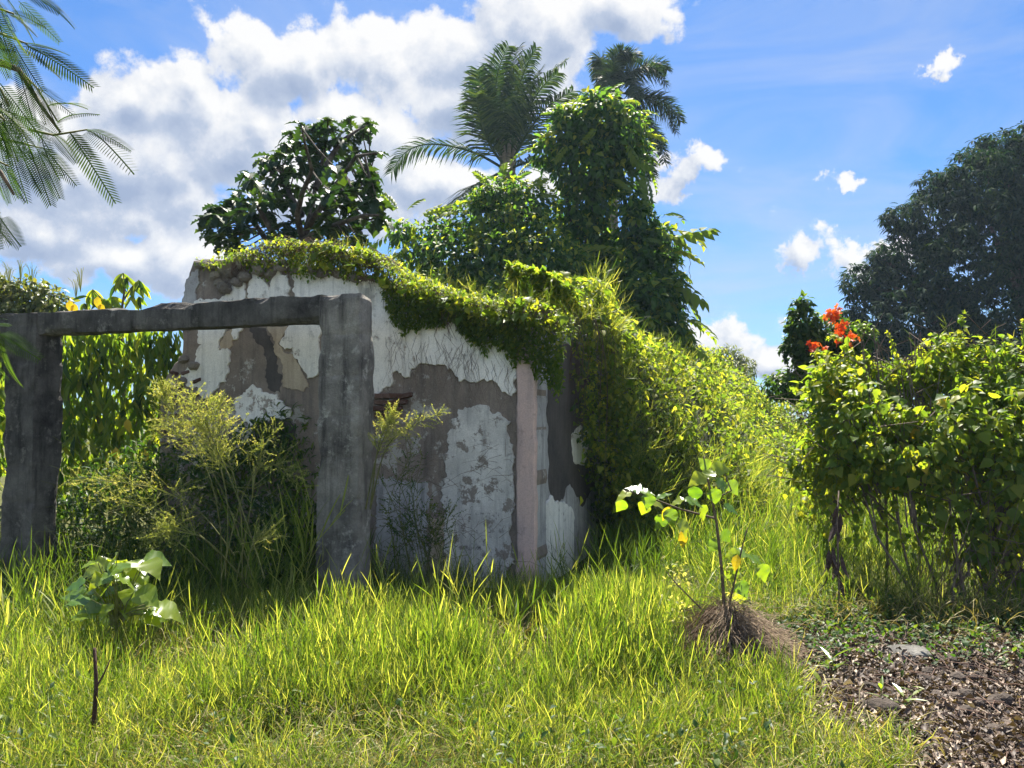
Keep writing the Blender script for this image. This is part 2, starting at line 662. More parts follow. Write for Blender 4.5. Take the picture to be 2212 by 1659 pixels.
M_SAPL = leaf_mat('sapling_leaf', (0.06, 0.13, 0.015), (0.12, 0.19, 0.02), (0.21, 0.25, 0.025), 2.6, 0.50, 0.26, 0.9)
M_PALM = leaf_mat('palm_leaflet', (0.010, 0.030, 0.013), (0.022, 0.05, 0.018), (0.055, 0.085, 0.024), 1.8, 0.3, 0.6, 0.12)
M_FEATH = leaf_mat('feathery_leaf', (0.025, 0.06, 0.02), (0.045, 0.085, 0.02), (0.12, 0.14, 0.02), 2.0, 0.42, 0.65, 0.08)
M_WEED = leaf_mat('weed_sprig', (0.15, 0.19, 0.05), (0.30, 0.33, 0.12), (0.52, 0.49, 0.24), 1.6, 0.45, 0.55, 0.2)
M_OLIVE = leaf_mat('olive_leaf', (0.05, 0.075, 0.018), (0.09, 0.12, 0.025), (0.15, 0.15, 0.035), 2.0, 0.4, 0.45, 0.35)
M_FLOWER = leaf_mat('orange_petal', (0.55, 0.06, 0.02), (0.75, 0.12, 0.03), (0.8, 0.22, 0.05), 1.0, 0.4, 0.5, 0.2)
M_DRYLEAF = leaf_mat('fallen_leaf', (0.06, 0.042, 0.034), (0.15, 0.105, 0.078), (0.55, 0.45, 0.35), 0.9, 0.12, 0.6, 0.3)
M_YELLOW = leaf_mat('yellowed_leaf', (0.30, 0.24, 0.02), (0.42, 0.32, 0.03), (0.5, 0.36, 0.05), 1.5, 0.5, 0.45, 0.3)
M_BARK = solid_mat('bark', [(0, (0.025, 0.02, 0.016)), (0.5, (0.06, 0.05, 0.04)), (1, (0.14, 0.12, 0.095))], 8, 6, 0.9, 0.8, 30)
M_TWIG = solid_mat('twig', [(0, (0.06, 0.045, 0.035)), (1, (0.20, 0.15, 0.11))], 14, 4, 0.8, 0.3, 60)
M_STEM = solid_mat('green_stem', [(0, (0.07, 0.09, 0.02)), (1, (0.20, 0.19, 0.07))], 14, 4, 0.7, 0.2, 60)
M_ROOT = solid_mat('dry_root', [(0, (0.06, 0.04, 0.035)), (1, (0.19, 0.12, 0.09))], 14, 4, 0.9, 0.3, 60, tintmix=0.5)
M_STRAWH = solid_mat('straw_heap', [(0, (0.09, 0.062, 0.045)), (0.5, (0.20, 0.145, 0.10)), (1, (0.40, 0.31, 0.21))], 14, 4, 0.9, 0.3, 60, tintmix=0.7)
M_PALMTRUNK = solid_mat('palm_trunk', [(0, (0.10, 0.085, 0.06)), (1, (0.26, 0.22, 0.15))], 5, 6, 0.85, 0.5, 25, stretch=(1, 1, 4))
M_CONC = wall_mat('weathered_concrete', (c4(0.36, 0.335, 0.295), c4(0.10, 0.093, 0.086)), c4(0.045, 0.042, 0.041), c4(0.55, 0.53, 0.47), 0.85, 1.0, 1.0)
M_BLACKCONC = wall_mat('mould_blackened_concrete', (c4(0.17, 0.16, 0.145), c4(0.042, 0.039, 0.037)), c4(0.02, 0.019, 0.019), c4(0.34, 0.32, 0.28), 0.8, 0.7, 1.0)
M_RENDER = wall_mat('bare_brown_render', (c4(0.33, 0.275, 0.225), c4(0.21, 0.17, 0.14)), c4(0.08, 0.073, 0.07), c4(0.40, 0.35, 0.29), 0.65, 0.25, 0.7, c4(0.46, 0.43, 0.38), 0.545)
M_PLASTER = wall_mat('limewashed_plaster', (c4(0.90, 0.87, 0.79), c4(0.76, 0.73, 0.66)), c4(0.36, 0.35, 0.32), c4(0.15, 0.145, 0.13), 0.6, 0.9, 0.4, c4(0.36, 0.31, 0.26), 0.565)
M_DINGY = wall_mat('dingy_plaster', (c4(0.74, 0.71, 0.65), c4(0.50, 0.48, 0.44)), c4(0.22, 0.21, 0.20), c4(0.10, 0.095, 0.09), 0.7, 1.0, 0.45, c4(0.27, 0.235, 0.20), 0.54)
M_GREYPL = wall_mat('grey_stained_plaster', (c4(0.50, 0.49, 0.47), c4(0.32, 0.31, 0.305)), c4(0.13, 0.125, 0.12), c4(0.06, 0.06, 0.055), 0.8, 0.7, 0.45)
M_STAIN = wall_mat('sooty_stain', (c4(0.12, 0.105, 0.095), c4(0.075, 0.068, 0.065)), c4(0.04, 0.037, 0.036), c4(0.22, 0.19, 0.16), 0.6, 0.25, 0.6)
M_TAN = wall_mat('tan_undercoat', (c4(0.52, 0.43, 0.31), c4(0.42, 0.34, 0.25)), c4(0.18, 0.14, 0.10), c4(0.12, 0.10, 0.08), 0.4, 0.3, 0.3)
M_PINK = wall_mat('faded_pink_plaster', (c4(0.66, 0.47, 0.40), c4(0.50, 0.38, 0.34)), c4(0.26, 0.22, 0.21), c4(0.14, 0.12, 0.11), 0.5, 0.4, 0.3)
M_BRICK = solid_mat('old_brick', [(0, (0.05, 0.032, 0.027)), (0.5, (0.13, 0.072, 0.054)), (1, (0.21, 0.14, 0.11))], 9, 6, 0.95, 0.7, 45, tintmix=0.5)
M_STONE = solid_mat('rubble_stone', [(0, (0.10, 0.085, 0.07)), (0.5, (0.22, 0.19, 0.155)), (1, (0.36, 0.32, 0.26))], 7, 6, 0.95, 0.8, 35, tintmix=0.5)
M_SOIL = solid_mat('bare_soil', [(0, (0.03, 0.024, 0.02)), (0.5, (0.065, 0.052, 0.044)), (1, (0.13, 0.105, 0.09))], 3, 8, 0.95, 1.0, 30)

# ------------------------------------------------------------------ ground
def gz(x, y):
    x, y = np.asarray(x, float), np.asarray(y, float)
    dip = -0.30 / (1 + np.exp((x + 3.2) / 0.5)) * np.exp(-((y - 7.5) / 2.5) ** 2)
    near = np.exp(-((y - 5) / 12.0) ** 2)
    return dip + (0.10 * fbm(xyz(x * 0.55, y * 0.55), 3)) * near


def dirtness(x, y):
    """1 on the bare leaf-strewn corner, 0 in the grass"""
    x, y = np.asarray(x, float), np.asarray(y, float)
    wob = 0.55 * vnoise(xyz(x * 1.6, y * 1.6, 3.0)) + 0.3 * vnoise(xyz(x * 5, y * 5, 9.0))
    a = (x - 1.52 + wob * 1.2) / 0.30
    b_ = (6.05 - y + wob * 1.3) / 0.3
    return 1 / (1 + np.exp(-np.clip(np.minimum(a, b_) * 2, -30, 30)))


xs = np.concatenate([-np.geomspace(900, 14, 22), np.linspace(-12, 14, 175), np.geomspace(16, 900, 22)])
ys = np.concatenate([-np.geomspace(600, 3, 12), np.linspace(-2, 17, 130), np.geomspace(18, 1500, 34)])
gx, gy = np.meshgrid(xs, ys)
ground_z = gz(gx, gy) + 0.05 * dirtness(gx, gy) * fbm(xyz(gx * 2.5, gy * 2.5, 1.0), 4)
Gg = Geo()
nx, ny = len(xs), len(ys)
i0 = (np.arange(ny - 1)[:, None] * nx + np.arange(nx - 1)[None]).ravel()
Gg.add(xyz(gx, gy, ground_z), np.concatenate([np.stack([i0, i0 + 1, i0 + nx + 1], 1), np.stack([i0, i0 + nx + 1, i0 + nx], 1)]), dirtness(gx, gy).ravel())
mg, k = new_mat('grassy_soil')
tcg = k.n('ShaderNodeTexCoord').outputs['Object']
dn = k.n('ShaderNodeAttribute', attribute_name='tint').outputs['Fac']
soil = k.ramp(k.noise(tcg, 3.5, 9, 0.7), [(0.3, (0.03, 0.024, 0.02)), (0.5, (0.07, 0.055, 0.046)), (0.7, (0.15, 0.12, 0.10))])
turf = k.ramp(k.noise(tcg, 5, 8, 0.7), [(0.3, (0.035, 0.04, 0.012)), (0.5, (0.07, 0.075, 0.022)), (0.7, (0.13, 0.12, 0.05))])
pg = k.n('ShaderNodeBsdfPrincipled')
k.put(pg.inputs['Base Color'], k.mix(dn, turf, soil))
pg.inputs['Roughness'].default_value = 0.95
pg.inputs['Specular IOR Level'].default_value = 0.1
bpg = k.n('ShaderNodeBump')
bpg.inputs['Strength'].default_value = 0.9
bpg.inputs['Distance'].default_value = 0.04
k.put(bpg.inputs['Height'], k.noise(tcg, 16, 8, 0.7))
k.put(pg.inputs['Normal'], bpg.outputs[0])
k.put(k.n('ShaderNodeOutputMaterial').inputs[0], pg.outputs[0])
ground = part('ground', Gg, mg, smooth=True, kind='structure')

# ------------------------------------------------------------------ ruined house: directions of its walls
C0 = np.array([0.18, 7.5, 0.0])                    # the corner nearest the camera
DL = np.array([-0.939, 0.345, 0.0])                # along the front wall, away from the corner
NF = np.array([-0.345, -0.939, 0.0])               # out of the front wall
DS = np.array([0.345, 0.939, 0.0])                 # along the side wall, away from the corner
NS = np.array([0.939, -0.345, 0.0])                # out of the side wall
UP = np.array([0, 0, 1.0])


def on_plane(xd, yd, origin, nrm, off=0.0):
    d = ray(xd, yd)
    t = np.dot(origin + nrm * off - EYE, nrm) / np.dot(d, nrm)
    return EYE + d * t


def ragged(pts, amp=0.012, step=0.045, closed=True):
    """break up the edges of an outline"""
    out = []
    n = len(pts)
    for i in range(n if closed else n - 1):
        a, b_ = np.asarray(pts[i], float), np.asarray(pts[(i + 1) % n], float)
        L = np.linalg.norm(b_ - a)
        m_ = max(1, int(L / step))
        e = (b_ - a) / (L + 1e-9)
        q = np.array([-e[1], e[0]])
        for j in range(m_):
            p = a + (b_ - a) * j / m_
            wv = 1.0 if j else 0.4
            big_ = 1.9 * float(vnoise(np.array([p[0] * 6, p[1] * 6, 3.1]))) * min(1.0, min(j, m_ - j) / 3.0)
            out.append(p + q * wv * amp * 2 * (big_ + 0.9 * float(vnoise(np.array([p[0] * 21, p[1] * 21, 5.1]))) + random.uniform(-0.3, 0.3)))
    return out


def slab(name, outline, origin, du, nrm, t0, t1, mat, parent, amp=0.012, step=0.045, bevel=0.006):
    """a flat piece with a broken outline (u along du, v up), from t0 to t1 along the normal"""
    import bmesh
    pts = ragged(outline, amp, step) if amp else [np.array(p, float) for p in outline]
    bm = bmesh.new()
    f_ = [bm.verts.new(origin + du * p[0] + UP * p[1] + nrm * t1) for p in pts]
    cen = np.mean(pts, axis=0)
    face = bm.faces.new(f_)
    bm.normal_update()
    if np.dot(np.array(face.normal), nrm) < 0:
        face.normal_flip()
    r_ = bmesh.ops.extrude_face_region(bm, geom=[face])
    ext = [v for v in r_['geom'] if isinstance(v, bmesh.types.BMVert)]
    # the copy becomes the front; the first one the back
    fr = [g_ for g_ in r_['geom'] if isinstance(g_, bmesh.types.BMFace)]
    for v in f_:
        v.co -= bpy_vec(nrm * (t1 - t0))
    bmesh.ops.recalc_face_normals(bm, faces=bm.faces[:])
    if bevel:
        ed = [e for e in fr[0].edges]
        bmesh.ops.bevel(bm, geom=ed, offset=min(bevel, (t1 - t0) * 0.6), segments=1, affect='EDGES', clamp_overlap=True)
    bmesh.ops.triangulate(bm, faces=bm.faces[:])
    me = bpy.data.meshes.new(name)
    bm.to_mesh(me)
    bm.free()
    me.materials.append(mat)
    return place(name, me, parent)


def bpy_vec(a):
    from mathutils import Vector
    return Vector([float(c) for c in a])


def uv_front(xd, yd, off=0.0):
    p = on_plane(xd, yd, C0, NF, off)
    return np.array([np.dot(p - C0, DL), p[2]])


def uv_side(xd, yd):
    p = on_plane(xd, yd, C0, NS)
    return np.array([np.dot(p - C0, DS), p[2]])


house = thing('ruined_house', 'roofless ruined house with flaking white plaster walls overgrown with vines', 'ruin', C0)


def z4(x, y):
    return (x * 0.4801, y * 0.4801 + 531)


def z5(x, y):
    return (752 + x * 0.4534, 575 + y * 0.4534)


# front wall, its broken upper edge following the photograph
top = [(1151, 690), (1080, 668), (1000, 645), (900, 628), (842, 606), (780, 588), (700, 572), (620, 566), (560, 562), (520, 556), (470, 560), (418, 563), (408, 590), (402, 622), (396, 660), (394, 715), (393, 768), (376, 786), (356, 818), (348, 870), (346, 940), (342, 1010), (338, 1110), (334, 1300), (330, 1420), (1151, 1420)]
slab('front_wall', [uv_front(*p) for p in top], C0, DL, NF, -0.36, 0.0, M_RENDER, house, 0.014, 0.06, 0.012)


def patch(pts, mat, t=0.016, f=z4, name='plaster_patch', t0=-0.004):
    return slab(name, [uv_front(*f(*p)) for p in pts], C0, DL, NF, t0, t * 1.4, mat, house, 0.019, 0.022, 0.004)


# plaster that has stayed on, patch by patch
patch([(895, 300), (1060, 300), (1050, 372), (1020, 380), (992, 428), (990, 470), (1035, 468), (1028, 540), (1022, 612), (965, 655), (915, 685), (897, 640), (832, 622), (822, 590), (850, 545), (890, 552), (885, 490), (915, 445), (895, 420)], M_PLASTER)
patch([(1058, 300), (1150, 300), (1105, 366), (1080, 392), (1058, 424), (1052, 372)], M_PLASTER)
patch([(1022, 384), (1048, 374), (1054, 425), (1036, 464), (994, 466), (996, 430)], M_TAN, 0.008)
patch([(1190, 300), (1296, 300), (1298, 350), (1282, 395), (1256, 440), (1278, 475), (1318, 488), (1346, 532), (1382, 602), (1395, 640), (1350, 650), (1280, 636), (1274, 560), (1240, 430), (1196, 360)], M_TAN, 0.008)
patch([(1300, 300), (1440, 300), (1440, 560), (1412, 592), (1386, 598), (1352, 530), (1324, 490), (1322, 456), (1284, 470), (1262, 440), (1288, 398), (1302, 350)], M_PLASTER)
patch([(1056, 702), (1066, 680), (1110, 660), (1140, 624), (1182, 660), (1250, 666), (1272, 700), (1312, 742), (1308, 770), (1232, 766), (1180, 786), (1132, 816), (1114, 790), (1062, 776)], M_PLASTER)
patch([(1125, 372), (1150, 360), (1196, 372), (1216, 420), (1240, 470), (1252, 540), (1268, 600), (1262, 664), (1236, 660), (1205, 640), (1192, 560), (1190, 480), (1150, 430)], M_STAIN, 0.004)
patch([(1130, 815), (1185, 790), (1235, 770), (1300, 772), (1330, 830), (1310, 900), (1240, 930), (1160, 900)], M_STAIN, 0.004)
# scalloped band above the lintel
patch([(880, 250), (1012, 226), (1058, 172), (1106, 166), (1112, 215), (1116, 292), (890, 292)], M_PLASTER)
patch([(1120, 292), (1117, 200), (1126, 136), (1160, 113), (1186, 146), (1212, 178), (1208, 240), (1210, 292)], M_PLASTER, 0.019)
patch([(1214, 292), (1212, 240), (1220, 182), (1226, 130), (1262, 113), (1298, 130), (1316, 188), (1312, 292)], M_PLASTER, 0.017)
patch([(1316, 292), (1321, 196), (1324, 130), (1352, 96), (1402, 110), (1428, 132), (1470, 118), (1546, 148), (1608, 160), (1660, 162), (1690, 170), (1690, 292)], M_PLASTER, 0.018)
patch([(872, 118), (912, 94), (905, 168), (892, 185), (886, 240), (884, 300), (886, 370), (850, 384), (822, 384), (826, 240), (836, 180)], M_GREYPL, 0.014)
# right of the post: the large sheet over the bare arch, and the panel below it
E_up = [(130, 78), (200, 110), (420, 148), (806, 235), (800, 600), (780, 622), (760, 606), (730, 590), (712, 556), (690, 540), (640, 546), (590, 552), (530, 550), (514, 524), (500, 500), (465, 470), (400, 465), (330, 480), (296, 512), (275, 535), (258, 510), (240, 500), (216, 510), (210, 570), (155, 605), (126, 620), (60, 640), (20, 560), (20, 280), (60, 66)]
patch(E_up, M_PLASTER, 0.018, z5)
F_lo = [(462, 900), (486, 850), (476, 800), (500, 770), (496, 728), (530, 712), (528, 684), (560, 672), (590, 676), (618, 660), (656, 664), (676, 690), (704, 702), (728, 700), (745, 722), (774, 740), (766, 800), (790, 850), (784, 960), (796, 1100), (780, 1230), (795, 1420), (752, 1430), (742, 1500), (738, 1620), (500, 1620), (470, 1500), (480, 1380), (458, 1300), (474, 1180), (455, 1080), (472, 990)]
patch(F_lo, M_DINGY, 0.016, z5)
patch([(130, 1010), (380, 1030), (384, 1220), (380, 1620), (130, 1620)], M_GREYPL, 0.010, z5)
patch([(388, 1200), (455, 1180), (458, 1620), (392, 1620)], M_TAN, 0.012, z5)
# pilaster at the corner, faded pink
u0 = uv_front(*z5(806, 900))[0]
slab('corner_pilaster', [(0.0, -0.3), (u0, -0.3), (u0, 2.62), (0.0, 2.62)], C0, DL, NF, -0.36, 0.045, M_PINK, house, 0.006, 0.06, 0.012) if False else slab('corner_pilaster', [(-0.06, -0.3), (u0 - 0.01, -0.3), (u0 - 0.01, 2.50), (-0.06, 2.46)], C0, DL, NF, 0.0, 0.06, M_PINK, house, 0.005, 0.06, 0.014)
# side wall running back from the corner
slab('side_wall', [(0.362, -0.3), (16, -0.3), (16, 2.5), (10, 2.62), (5, 2.55), (2, 2.6), (0.362, 2.45)], C0, DS, NS, -0.32, 0.0, M_GREYPL, house, 0.01, 0.2, 0.01)
slab('side_wall', [(0.0, -0.3), (0.36, -0.3), (0.36, 2.45), (0.0, 2.44)], C0, DS, NS, -0.01, 0.03, M_GREYPL, house, 0.0, 0.08, 0.008).name = 'quoin'
slab('plaster_stain', [(0.55, 0.9), (0.9, 0.75), (1.3, 0.9), (1.8, 0.6), (2.4, 0.8), (2.4, 2.3), (1.6, 2.45), (0.8, 2.4), (0.5, 1.9)], C0, DS, NS, -0.004, 0.005, M_STAIN, house, 0.03, 0.06, 0)
ss = lambda p: uv_side(*z5(*p))
slab('plaster_patch', [ss(p) for p in [(912, 1290), (925, 1160), (960, 1092), (1010, 1120), (1060, 1150), (1072, 1200), (1066, 1380), (1060, 1500), (960, 1500), (915, 1420)]], C0, DS, NS, -0.004, 0.02, M_PLASTER, house, 0.02, 0.05, 0.004)
slab('plaster_patch', [ss(p) for p in [(1060, 800), (1110, 760), (1150, 780), (1140, 860), (1120, 950), (1070, 930)]], C0, DS, NS, -0.004, 0.014, M_PLASTER, house, 0.02, 0.05, 0.004)


# bricks and stones showing where the wall has broken
def chunk_mesh(kind):
    """a worn block about 1 long"""
    import bmesh
    bm = bmesh.new()
    bmesh.ops.create_cube(bm, size=1)
    bmesh.ops.bevel(bm, geom=bm.edges[:], offset=0.12 if kind == 'brick' else 0.28, segments=1, affect='EDGES')
    for v in bm.verts:
        v.co *= 1 + random.uniform(-0.10, 0.10) * (1 if kind == 'brick' else 1.6)
        v.co.y *= 0.5 if kind == 'brick' else 0.8
        v.co.z *= 0.32 if kind == 'brick' else 0.66
    bmesh.ops.triangulate(bm, faces=bm.faces[:])
    me = bpy.data.meshes.new(kind)
    bm.to_mesh(me)
    bm.free()
    at_ = me.attributes.new('tint', 'FLOAT', 'POINT')
    at_.data.foreach_set('value', np.full(len(me.vertices), random.random(), dtype=np.float32))
    me.materials.append(M_BRICK if kind == 'brick' else M_STONE)
    return me


BRICKS = [chunk_mesh('brick') for _ in range(6)]
STONES = [chunk_mesh('stone') for _ in range(6)]
Mw = np.stack([-DL, -NF, UP], -1)


def set_chunk(kind, p, size, twist=0.1):
    a, b_ = R.randn() * twist, R.randn() * twist
    Ry = np.array([[math.cos(a), 0, math.sin(a)], [0, 1, 0], [-math.sin(a), 0, math.cos(a)]])
    Rz = np.array([[math.cos(b_), -math.sin(b_), 0], [math.sin(b_), math.cos(b_), 0], [0, 0, 1]])
    place(kind, random.choice(BRICKS if kind == 'brick' else STONES), house, p, Mw @ Ry @ Rz, size)


for row in range(13):                               # broken left edge, bricks in courses
    yd = 775 + row * 15.5
    xe = np.interp(yd, [775, 800, 830, 880, 960], [392, 370, 353, 347, 344])
    for j in range(2 + row % 2):
        p = on_plane(xe + 9 + j * 25 + (row % 2) * 9 + R.uniform(-4, 4), yd + R.uniform(-3, 3), C0, NF, -0.005 + R.rand() * 0.03)
        if R.rand() < 0.75:
            set_chunk('brick' if R.rand() < 0.6 else 'stone', p, 0.09 + 0.06 * R.rand(), 0.25)
for row in range(4):                                # the hole beside the post
    for j in range(5):
        xd, yd = z5(140 + j * 44 + (row % 2) * 20, 618 + row * 30)
        if xd < 812 + 70 - row * 6:
            set_chunk('brick', on_plane(xd, yd, C0, NF, 0.012 + R.rand() * 0.03), 0.15)
for xd, yd, s_ in [(484, 622, .14), (474, 612, .10), (500, 590, .13), (452, 575, .12), (530, 598, .12), (560, 583, .14), (586, 590, .11), (610, 576, .13), (640, 583, .12), (672, 582, .11), (700, 588, .13), (735, 592, .12), (768, 600, .12), (520, 572, .12), (548, 570, .10), (575, 572, .12), (430, 572, .10), (465, 596, .11), (512, 610, .11)]:
    set_chunk('stone', on_plane(xd, yd, C0, NF, 0.01 + R.rand() * 0.04), s_ * 1.25, 0.4)


# ------------------------------------------------------------------ concrete frame in front of the house
def rough_box(origin, ax, ay, lx, ly, lz, cell=0.045, amp=0.012, chip=0.05, seed=0, topbreak=0.0, lifts=0.0):
    """a worn concrete member; ax, ay horizontal axes, all faces gridded and displaced as one solid"""
    nx_, ny_, nz_ = [max(2, int(round(l / cell))) for l in (lx, ly, lz)]
    G_ = Geo()

    def face(nu, nv, fn):
        u, v = np.meshgrid(np.linspace(0, 1, nu + 1), np.linspace(0, 1, nv + 1))
        L = fn(u.ravel(), v.ravel())
        i = (np.arange(nv)[:, None] * (nu + 1) + np.arange(nu)[None]).ravel()
        G_.add(L, np.concatenate([np.stack([i, i + 1, i + nu + 2], 1), np.stack([i, i + nu + 2, i + nu + 1], 1)]))
    face(nx_, nz_, lambda u, v: xyz(u * lx, 0 * u, v * lz))
    face(nx_, nz_, lambda u, v: xyz((1 - u) * lx, 0 * u + ly, v * lz))
    face(ny_, nz_, lambda u, v: xyz(0 * u + lx, u * ly, v * lz))
    face(ny_, nz_, lambda u, v: xyz(0 * u, (1 - u) * ly, v * lz))
    face(nx_, ny_, lambda u, v: xyz(u * lx, v * ly, 0 * u + lz))
    face(nx_, ny_, lambda u, v: xyz(u * lx, (1 - v) * ly, 0 * u))
    V = np.concatenate(G_.V)
    dx, dy, dz = [np.minimum(V[:, i], l - V[:, i]) for i, l in enumerate((lx, ly, lz))]
    ds = np.sort(np.stack([dx, dy, dz], 1), axis=1)
    edge = np.exp(-ds[:, 1] / 0.045)               # nearness to an edge
    cen = np.array([lx, ly, lz]) / 2
    sgn = np.sign(V - cen) * (np.stack([dx, dy, dz], 1) < 0.07)
    q = V + seed * 13.7
    pull = chip * np.clip(fbm(q * 5.5, 3) + 0.12, 0, 1) * edge * 1.3 + 0.006 * edge
    V = V - sgn * pull[:, None]
    V = V + np.stack([fbm(q * 3 + 40, 4), fbm(q * 3 + 80, 4), fbm(q * 3 + 120, 4)], 1) * amp * 0.8
    if lifts:
        V[:, :2] += (sgn[:, :2] * -0.006) * (np.abs(((V[:, 2] + 0.02 * vnoise(q * 2)) / lifts) % 1 - 0.5) < 0.09)[:, None]
    if topbreak:
        tz = np.clip((V[:, 2] - lz * 0.4) / (lz * 0.6), 0, 1)
        V[:, 2] += tz * topbreak * fbm(xyz(q[:, 0] * 3.0, q[:, 1] * 3.0, 5.0), 4)
    Wd = np.asarray(origin) + np.outer(V[:, 0], ax) + np.outer(V[:, 1], ay) + np.outer(V[:, 2], UP)
    G2 = Geo()
    G2.add(Wd, np.concatenate(G_.F), fbm(q * 2, 2) + 0.5)
    return G2


FX, FY = -DL, -NF                                   # along the frame to the right, and back
PR = at(683, 1000, 7.05)[:2]                        # front left foot of the near post
PL = at(2, 1000, 8.22)[:2]
fx = np.append(PR - PL, 0)
fx = fx / np.linalg.norm(fx)
fy = np.array([-fx[1], fx[0], 0])
frame = thing('concrete_door_frame', 'mould-blackened concrete frame of two posts under a sagging lintel before the house', 'door frame', (PR[0], PR[1], 0))
part('post', rough_box(np.append(PR, -0.35), fx, fy, 0.42, 0.29, 3.05, seed=1, lifts=0.36, chip=0.035), M_CONC, frame)
part('post', rough_box(np.append(PL, -0.5), fx, fy, 0.42, 0.36, 3.19, seed=2, lifts=0.36, chip=0.035), M_BLACKCONC, frame)
span = np.linalg.norm(PR - PL)
part('lintel', rough_box(np.append(PL, 2.455) - fx * 1.6 + fy * 0.03, fx, fy, 1.6 + span + 0.38, 0.23, 0.245, seed=3, topbreak=0.07, chip=0.035), M_BLACKCONC, frame)

# ------------------------------------------------------------------ loose foliage makers
def lobe_points(lobes, n, shell=(0.55, 1.05), front=0.0):
    """points spread through lumpy lobes; lobes: (x, y, depth, rx, ry, rz) with x, y measured in the photograph"""
    A = np.array([[*at(l[0], l[1], l[2]), l[3] / 1728 * l[2], (l[5] if len(l) > 5 else (l[3] + l[4]) / 2) / 1728 * l[2], l[4] / 1728 * l[2]] for l in lobes])
    wgt = (A[:, 3] * A[:, 5] + A[:, 3] * A[:, 4] + A[:, 4] * A[:, 5])
    idx = R.choice(len(A), n, p=wgt / wgt.sum())
    d = rand_dir(n)
    rr = R.uniform(shell[0] ** 3, shell[1] ** 3, n) ** (1 / 3)
    lump = 1 + 0.25 * vnoise(d * 2.2 + idx[:, None] * 7.7) + 0.12 * vnoise(d * 5 + idx[:, None] * 3.1)
    p = A[idx, :3] + d * (rr * lump)[:, None] * A[idx][:, [3, 4, 5]]
    return p, d, rr, idx


def leaf_frames(nrm_, n, droop=0.5, out=0.6):
    """leaves that lie along the outside of a crown, tips hanging"""
    side = rand_dir(n)
    d = norm(side + np.asarray(nrm_) * out - UP * droop)
    up = norm(np.asarray(nrm_) * 0.7 + UP * 0.8 + rand_dir(n) * 0.5)
    return frames(d, up)

# ------------------------------------------------------------------ palms
def frond_geo(path, ll, pairs=46, hang=0.6, rows=2, wdt=0.05, lift=0.15, wind=(0, 0, 0), rach=0.03):
    """feather leaf along a bent stalk; leaflets hang from both sides"""
    path = np.asarray(path, float)
    t0 = np.linspace(0, 1, len(path))
    t = np.linspace(0, 1, 22)
    # smooth the path
    P = np.stack([np.interp(t, t0, path[:, i]) for i in range(3)], 1)
    for _ in range(6):
        P[1:-1] = (P[:-2] + 2 * P[1:-1] + P[2:]) / 4
    g_ = Geo()
    g_.tube(P, rach, 0.006, 5, 0.7)
    tan = norm(np.gradient(P, axis=0))
    s_ = np.linspace(0.16, 1.0, pairs)
    bp = np.stack([np.interp(s_, t, P[:, i]) for i in range(3)], 1)
    bt = norm(np.stack([np.interp(s_, t, tan[:, i]) for i in range(3)], 1))
    side = norm(np.cross(bt, UP + np.array([0.02, 0.05, 0])))
    dors = np.cross(side, bt)
    prof = ll * (0.55 + 0.6 * np.sin(np.pi * np.clip(s_, 0, 1) ** 0.8)) * (1.1 - 0.35 * s_)
    for sg in (-1, 1):
        for rw in range(rows // 2):
            n = pairs
            d = side * sg * (0.85 + 0.2 * R.rand(n, 1)) + bt * R.uniform(0.45, 0.8, (n, 1)) + dors * (lift + 0.25 * R.randn(n, 1) * (rows > 2) + 0.08 * R.randn(n, 1)) + np.asarray(wind)
            if rows > 2:
                d = d + dors * R.uniform(-0.8, 0.8, (n, 1))
            d = norm(d)
            L = (prof * R.uniform(0.85, 1.1, n))[:, None]
            up = norm(dors + rand_dir(n) * 0.3)
            wv = norm(np.cross(up, d)) * wdt * 0.5
            h = hang * R.uniform(0.6, 1.3, (n, 1))
            q1 = bp + d * L * 0.5 - UP * h * L * 0.18
            q2 = bp + d * L * 0.9 - UP * h * L * 0.62
            V = np.stack([bp - wv * 0.5, bp + wv * 0.5, q1 - wv, q1 + wv, q2], 1)
            F = np.array([(0, 1, 3), (0, 3, 2), (2, 3, 4)])
            g_.add(V.reshape(-1, 3), (F[None] + (np.arange(n) * 5)[:, None, None]).reshape(-1, 3), np.repeat(R.rand(n), 5))
    return g_


def z3(x, y, Y):
    return at(796 + x * 0.4, 71 + y * 0.4, Y)


def palm_fronds(tree, hubY, lists, ll, **kw):
    for pts in lists:
        dz = pts[0]
        P = [z3(x, y, hubY + dz * i / (len(pts) - 2)) for i, (x, y) in enumerate(pts[1:])]
        part('frond', frond_geo(P, ll, **kw), M_PALM, tree)


